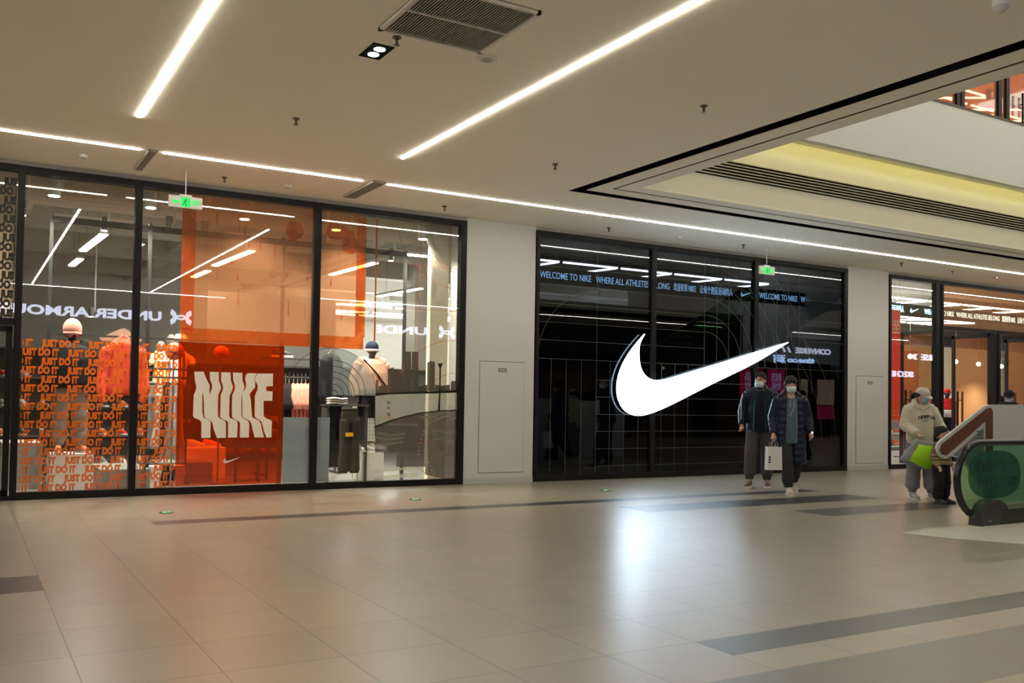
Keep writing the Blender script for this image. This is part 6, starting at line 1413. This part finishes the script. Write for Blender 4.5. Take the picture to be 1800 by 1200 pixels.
# --- person with black cap at the right edge, and a dark figure behind the door
P5 = person('person in black cap, pale mask and dark jacket at the right edge beyond the desk', 16.55, -2.45, -0.75, 0.94)
J = dict(pelvis=(0, 0.02, 0.92), chest=(0, 0.0, 1.25), neck=(0, -0.01, 1.44), head=(0, -0.03, 1.585), yaw=-0.3, nod=0.1,
         shoulderL=(0.18, 0.0, 1.38), elbowL=(0.26, 0.03, 1.12), wristL=(0.26, -0.06, 0.88), shoulderR=(-0.18, 0.0, 1.38), elbowR=(-0.26, 0.03, 1.12), wristR=(-0.25, -0.09, 0.88),
         hipL=(0.09, 0.02, 0.90), kneeL=(0.10, 0.08, 0.50), ankleL=(0.10, 0.18, 0.10), toeL=(0.11, 0.03, 0.04), hipR=(-0.09, 0.02, 0.90), kneeR=(-0.09, -0.08, 0.49), ankleR=(-0.09, -0.10, 0.085), toeR=(-0.10, -0.27, 0.03))
Mh = human(P5, J, SKN); hair_cap(P5, Mh, low=-0.03); mask(P5, Mh, (0.55, 0.45, 0.60)); cap(P5, Mh @ Matrix.Translation((0, 0.008, 0.045)), M_bkf)
trouser_legs(P5, J, M_bkf); feet(P5, J, M_sb, M_sw)
ch = [puff([(0, 0.02, 0.84), (0, 0.01, 1.05), (0, 0.0, 1.30), (0, 0.0, 1.43), (0, 0.01, 1.47)], 0.20, 0.15, 34, 0.03, 5, (1.10, 0.80))]
for s_ in 'LR': ch.append(sleeve(J, s_, 0.062, 0.082, 0.070, 0.056, None, 0.05, 7))
garment(P5, 'jacket', ch, nav)
def clone(src, x, y, rz, label, s=None):
    r_ = src.copy(); COL.objects.link(r_); r_.location = (x, y, 0); r_.rotation_euler = (0, 0, rz); r_['label'] = label
    if s: r_.scale = (s, s, s)
    for c in list(src.children):
        d = c.copy(); COL.objects.link(d); d.parent = r_
        for g_ in c.children:
            e = g_.copy(); COL.objects.link(e); e.parent = d
    return r_
q = at(1760, 690, 1.6); clone(P5, q.x, 1.6, 2.4, 'dark figure seen from behind inside the entrance door', 0.93)

# --- mannequins ------------------------------------------------------
M_man = mat('mannequin_dark', (0.035, 0.035, 0.035), 0.35); M_smoke = mat('mannequin_smoke', (0.10, 0.09, 0.08), 0.3)
def mannequin(label, x, y, z, rz, s, top, low, shoe_m=None, hat=None, top_len=0.86, shorts=False, bulk=0.185):
    P = thing('mannequin', label, 'mannequin', (x, y, z), rz, None, s)
    J = dict(pelvis=(0, 0.02, 0.93), chest=(0, 0.0, 1.27), neck=(0, -0.01, 1.47), head=(0, -0.02, 1.62), yaw=0.1,
             shoulderL=(0.19, 0.0, 1.40), elbowL=(0.26, 0.04, 1.13), wristL=(0.23, -0.06, 0.90), shoulderR=(-0.19, 0.0, 1.40), elbowR=(-0.27, 0.03, 1.13), wristR=(-0.25, -0.04, 0.88),
             hipL=(0.09, 0.02, 0.91), kneeL=(0.12, -0.02, 0.50), ankleL=(0.14, 0.02, 0.085), toeL=(0.18, -0.14, 0.03), hipR=(-0.09, 0.02, 0.91), kneeR=(-0.12, -0.02, 0.50), ankleR=(-0.13, 0.0, 0.085), toeR=(-0.16, -0.16, 0.03))
    Mh = human(P, J, M_man, vox=0.012, eye=False)
    if shorts:
        J2 = dict(J); J2['ankleL'] = Vector(J['kneeL']) + Vector((0, 0, 0.02)); J2['kneeL'] = Vector(J['hipL']).lerp(Vector(J['kneeL']), 0.5); J2['ankleR'] = Vector(J['kneeR']) + Vector((0, 0, 0.02)); J2['kneeR'] = Vector(J['hipR']).lerp(Vector(J['kneeR']), 0.5)
        trouser_legs(P, J2, low, 1.0, 0.12, 0.12, 0.12, name='shorts', vox=0.014)
    else: trouser_legs(P, J, low, 1.0, 0.125, 0.10, 0.07, vox=0.014, folds=0.05)
    if shoe_m: feet(P, J, shoe_m, M_sw, 1.0)
    ch = [([(0, 0.01, top_len), (0, 0.01, top_len + 0.06), (0, 0, 1.25), (0, 0, 1.40), (0, 0, 1.48)], [(bulk, bulk * 0.75), (bulk * 1.12, bulk * 0.85), (bulk * 1.1, bulk * 0.8), (bulk * 0.95, bulk * 0.65), (0.09, 0.08)])]
    for s_ in 'LR':
        a, e, w_ = [Vector(J[n + s_]) for n in ('shoulder', 'elbow', 'wrist')]
        ch.append(sleeve(J, s_, bulk * 0.35, bulk * 0.46, bulk * 0.40, bulk * 0.30))
    garment(P, 'top', ch, top, 0.014)
    return P, Mh
# grey trousers, black jacket, pink beanie on the white cube
P, Mh = mannequin('mannequin in black jacket, grey trousers and pink beanie on the white cube plinth', 1.22, 0.95, 0.50, 0.1, 0.985, M_bkf, cloth('pale_grey_trouser', (0.34, 0.33, 0.31), 0.7, 7, 0.3), M_so, bulk=0.27)
b = B(); ball(b, (0, 0.01, 0.03), (0.118, 0.130, 0.128), 22, 14)
for v in b.verts: v.co.z *= 1.12
place(b, Mh); bo = obj('beanie', b, cloth('pink_knit', (0.75, 0.36, 0.30), 0.9, 20, 0.1), P, True)
b = B(); tube(b, [(0, 0.0, -0.05), (0, 0, -0.01)], [0.108, 0.116], 22); place(b, Mh); obj('beanie_cuff', b, cloth('pink_knit', (0.75, 0.36, 0.30), 0.9, 20, 0.1), bo, True)
b = B(); tube(b, [(-0.17, -0.10, 0.96), (0, -0.16, 0.93), (0.17, -0.10, 0.97)], [0.04, 0.03, 0.05], 12); obj('waist_bag', b, cloth('cream_orange_bag', (0.75, 0.50, 0.32), 0.7), P, True)
# peach top, blue beanie on the tall plinth
qx = at(668, 640, 1.25)
P, Mh = mannequin('mannequin in peach top, black shorts and dark blue beanie on the tall white plinth', 5.56, 1.25, zz, 0.0, 0.985, M_peach, M_bkf, M_sw, bulk=0.24, shorts=True, top_len=0.92)
b = B(); ball(b, (0, 0.01, 0.04), (0.105, 0.118, 0.105), 22, 14); place(b, Mh); bo = obj('beanie', b, cloth('navy_wool', (0.02, 0.025, 0.05), 0.9), P, True)
b = B(); tube(b, [(0, 0.0, -0.03), (0, 0, 0.012)], [0.106, 0.112], 22); place(b, Mh); obj('beanie_cuff', b, M_whf, bo, True)
b = B(); tube(b, [(-0.17, -0.09, 1.46), (0.0, -0.21, 1.25), (0.18, -0.17, 1.05)], 0.012, 8); obj('bag_strap', b, M_blk, P)
# entrance mannequins
q = at(1664, 660, 2.0)
P, Mh = mannequin('mannequin with red cap and red jacket between the entrance doors', q.x, 2.0, 0.12, -0.5, 0.93, M_redf, M_bkf, M_sw, bulk=0.2, top_len=1.15)
cap(P, Mh @ Matrix.Translation((0, 0.008, 0.045)), M_redf)
b = B(); tube(b, [(0, 0.0, 0.98), (0, 0, 1.18)], [(0.20, 0.16), (0.21, 0.165)], 20); obj('white_shirt', b, M_whf, P, True)
b = B(); box(b, q.x - 0.4, q.x + 0.4, 1.7, 2.3, 0, 0.12); one('plinth', b, M_white, 'low white plinth under the mannequin with the red cap', 'plinth')
q = at(1632, 690, 2.6)
P, Mh = mannequin('mannequin in cream jacket and red shirt behind the woman with the cap', q.x, 2.6, 0.12, -0.4, 0.93, M_whf, M_gry, M_sw, bulk=0.21)
b = B(); tube(b, [(0.0, -0.13, 0.95), (0, -0.15, 1.2), (0, -0.10, 1.42)], [(0.07, 0.05), (0.08, 0.06), (0.05, 0.05)], 14); obj('shirt', b, M_redf, P, True)
b = B(); tube(b, [(-0.12, 0.01, 0.04), (-0.10, 0.01, 0.13), (0, 0.01, 0.17), (0.10, 0.01, 0.13), (0.12, 0.01, 0.04)], 0.02, 10); ball(b, (-0.12, 0.01, 0.0), 0.04, 12, 8); ball(b, (0.12, 0.01, 0.0), 0.04, 12, 8); place(b, Mh); obj('headphones', b, M_whf, P, True)
b = B(); box(b, q.x - 0.4, q.x + 0.4, 2.3, 2.9, 0, 0.12); one('plinth', b, M_white, 'low white plinth under the mannequin in the cream jacket', 'plinth')
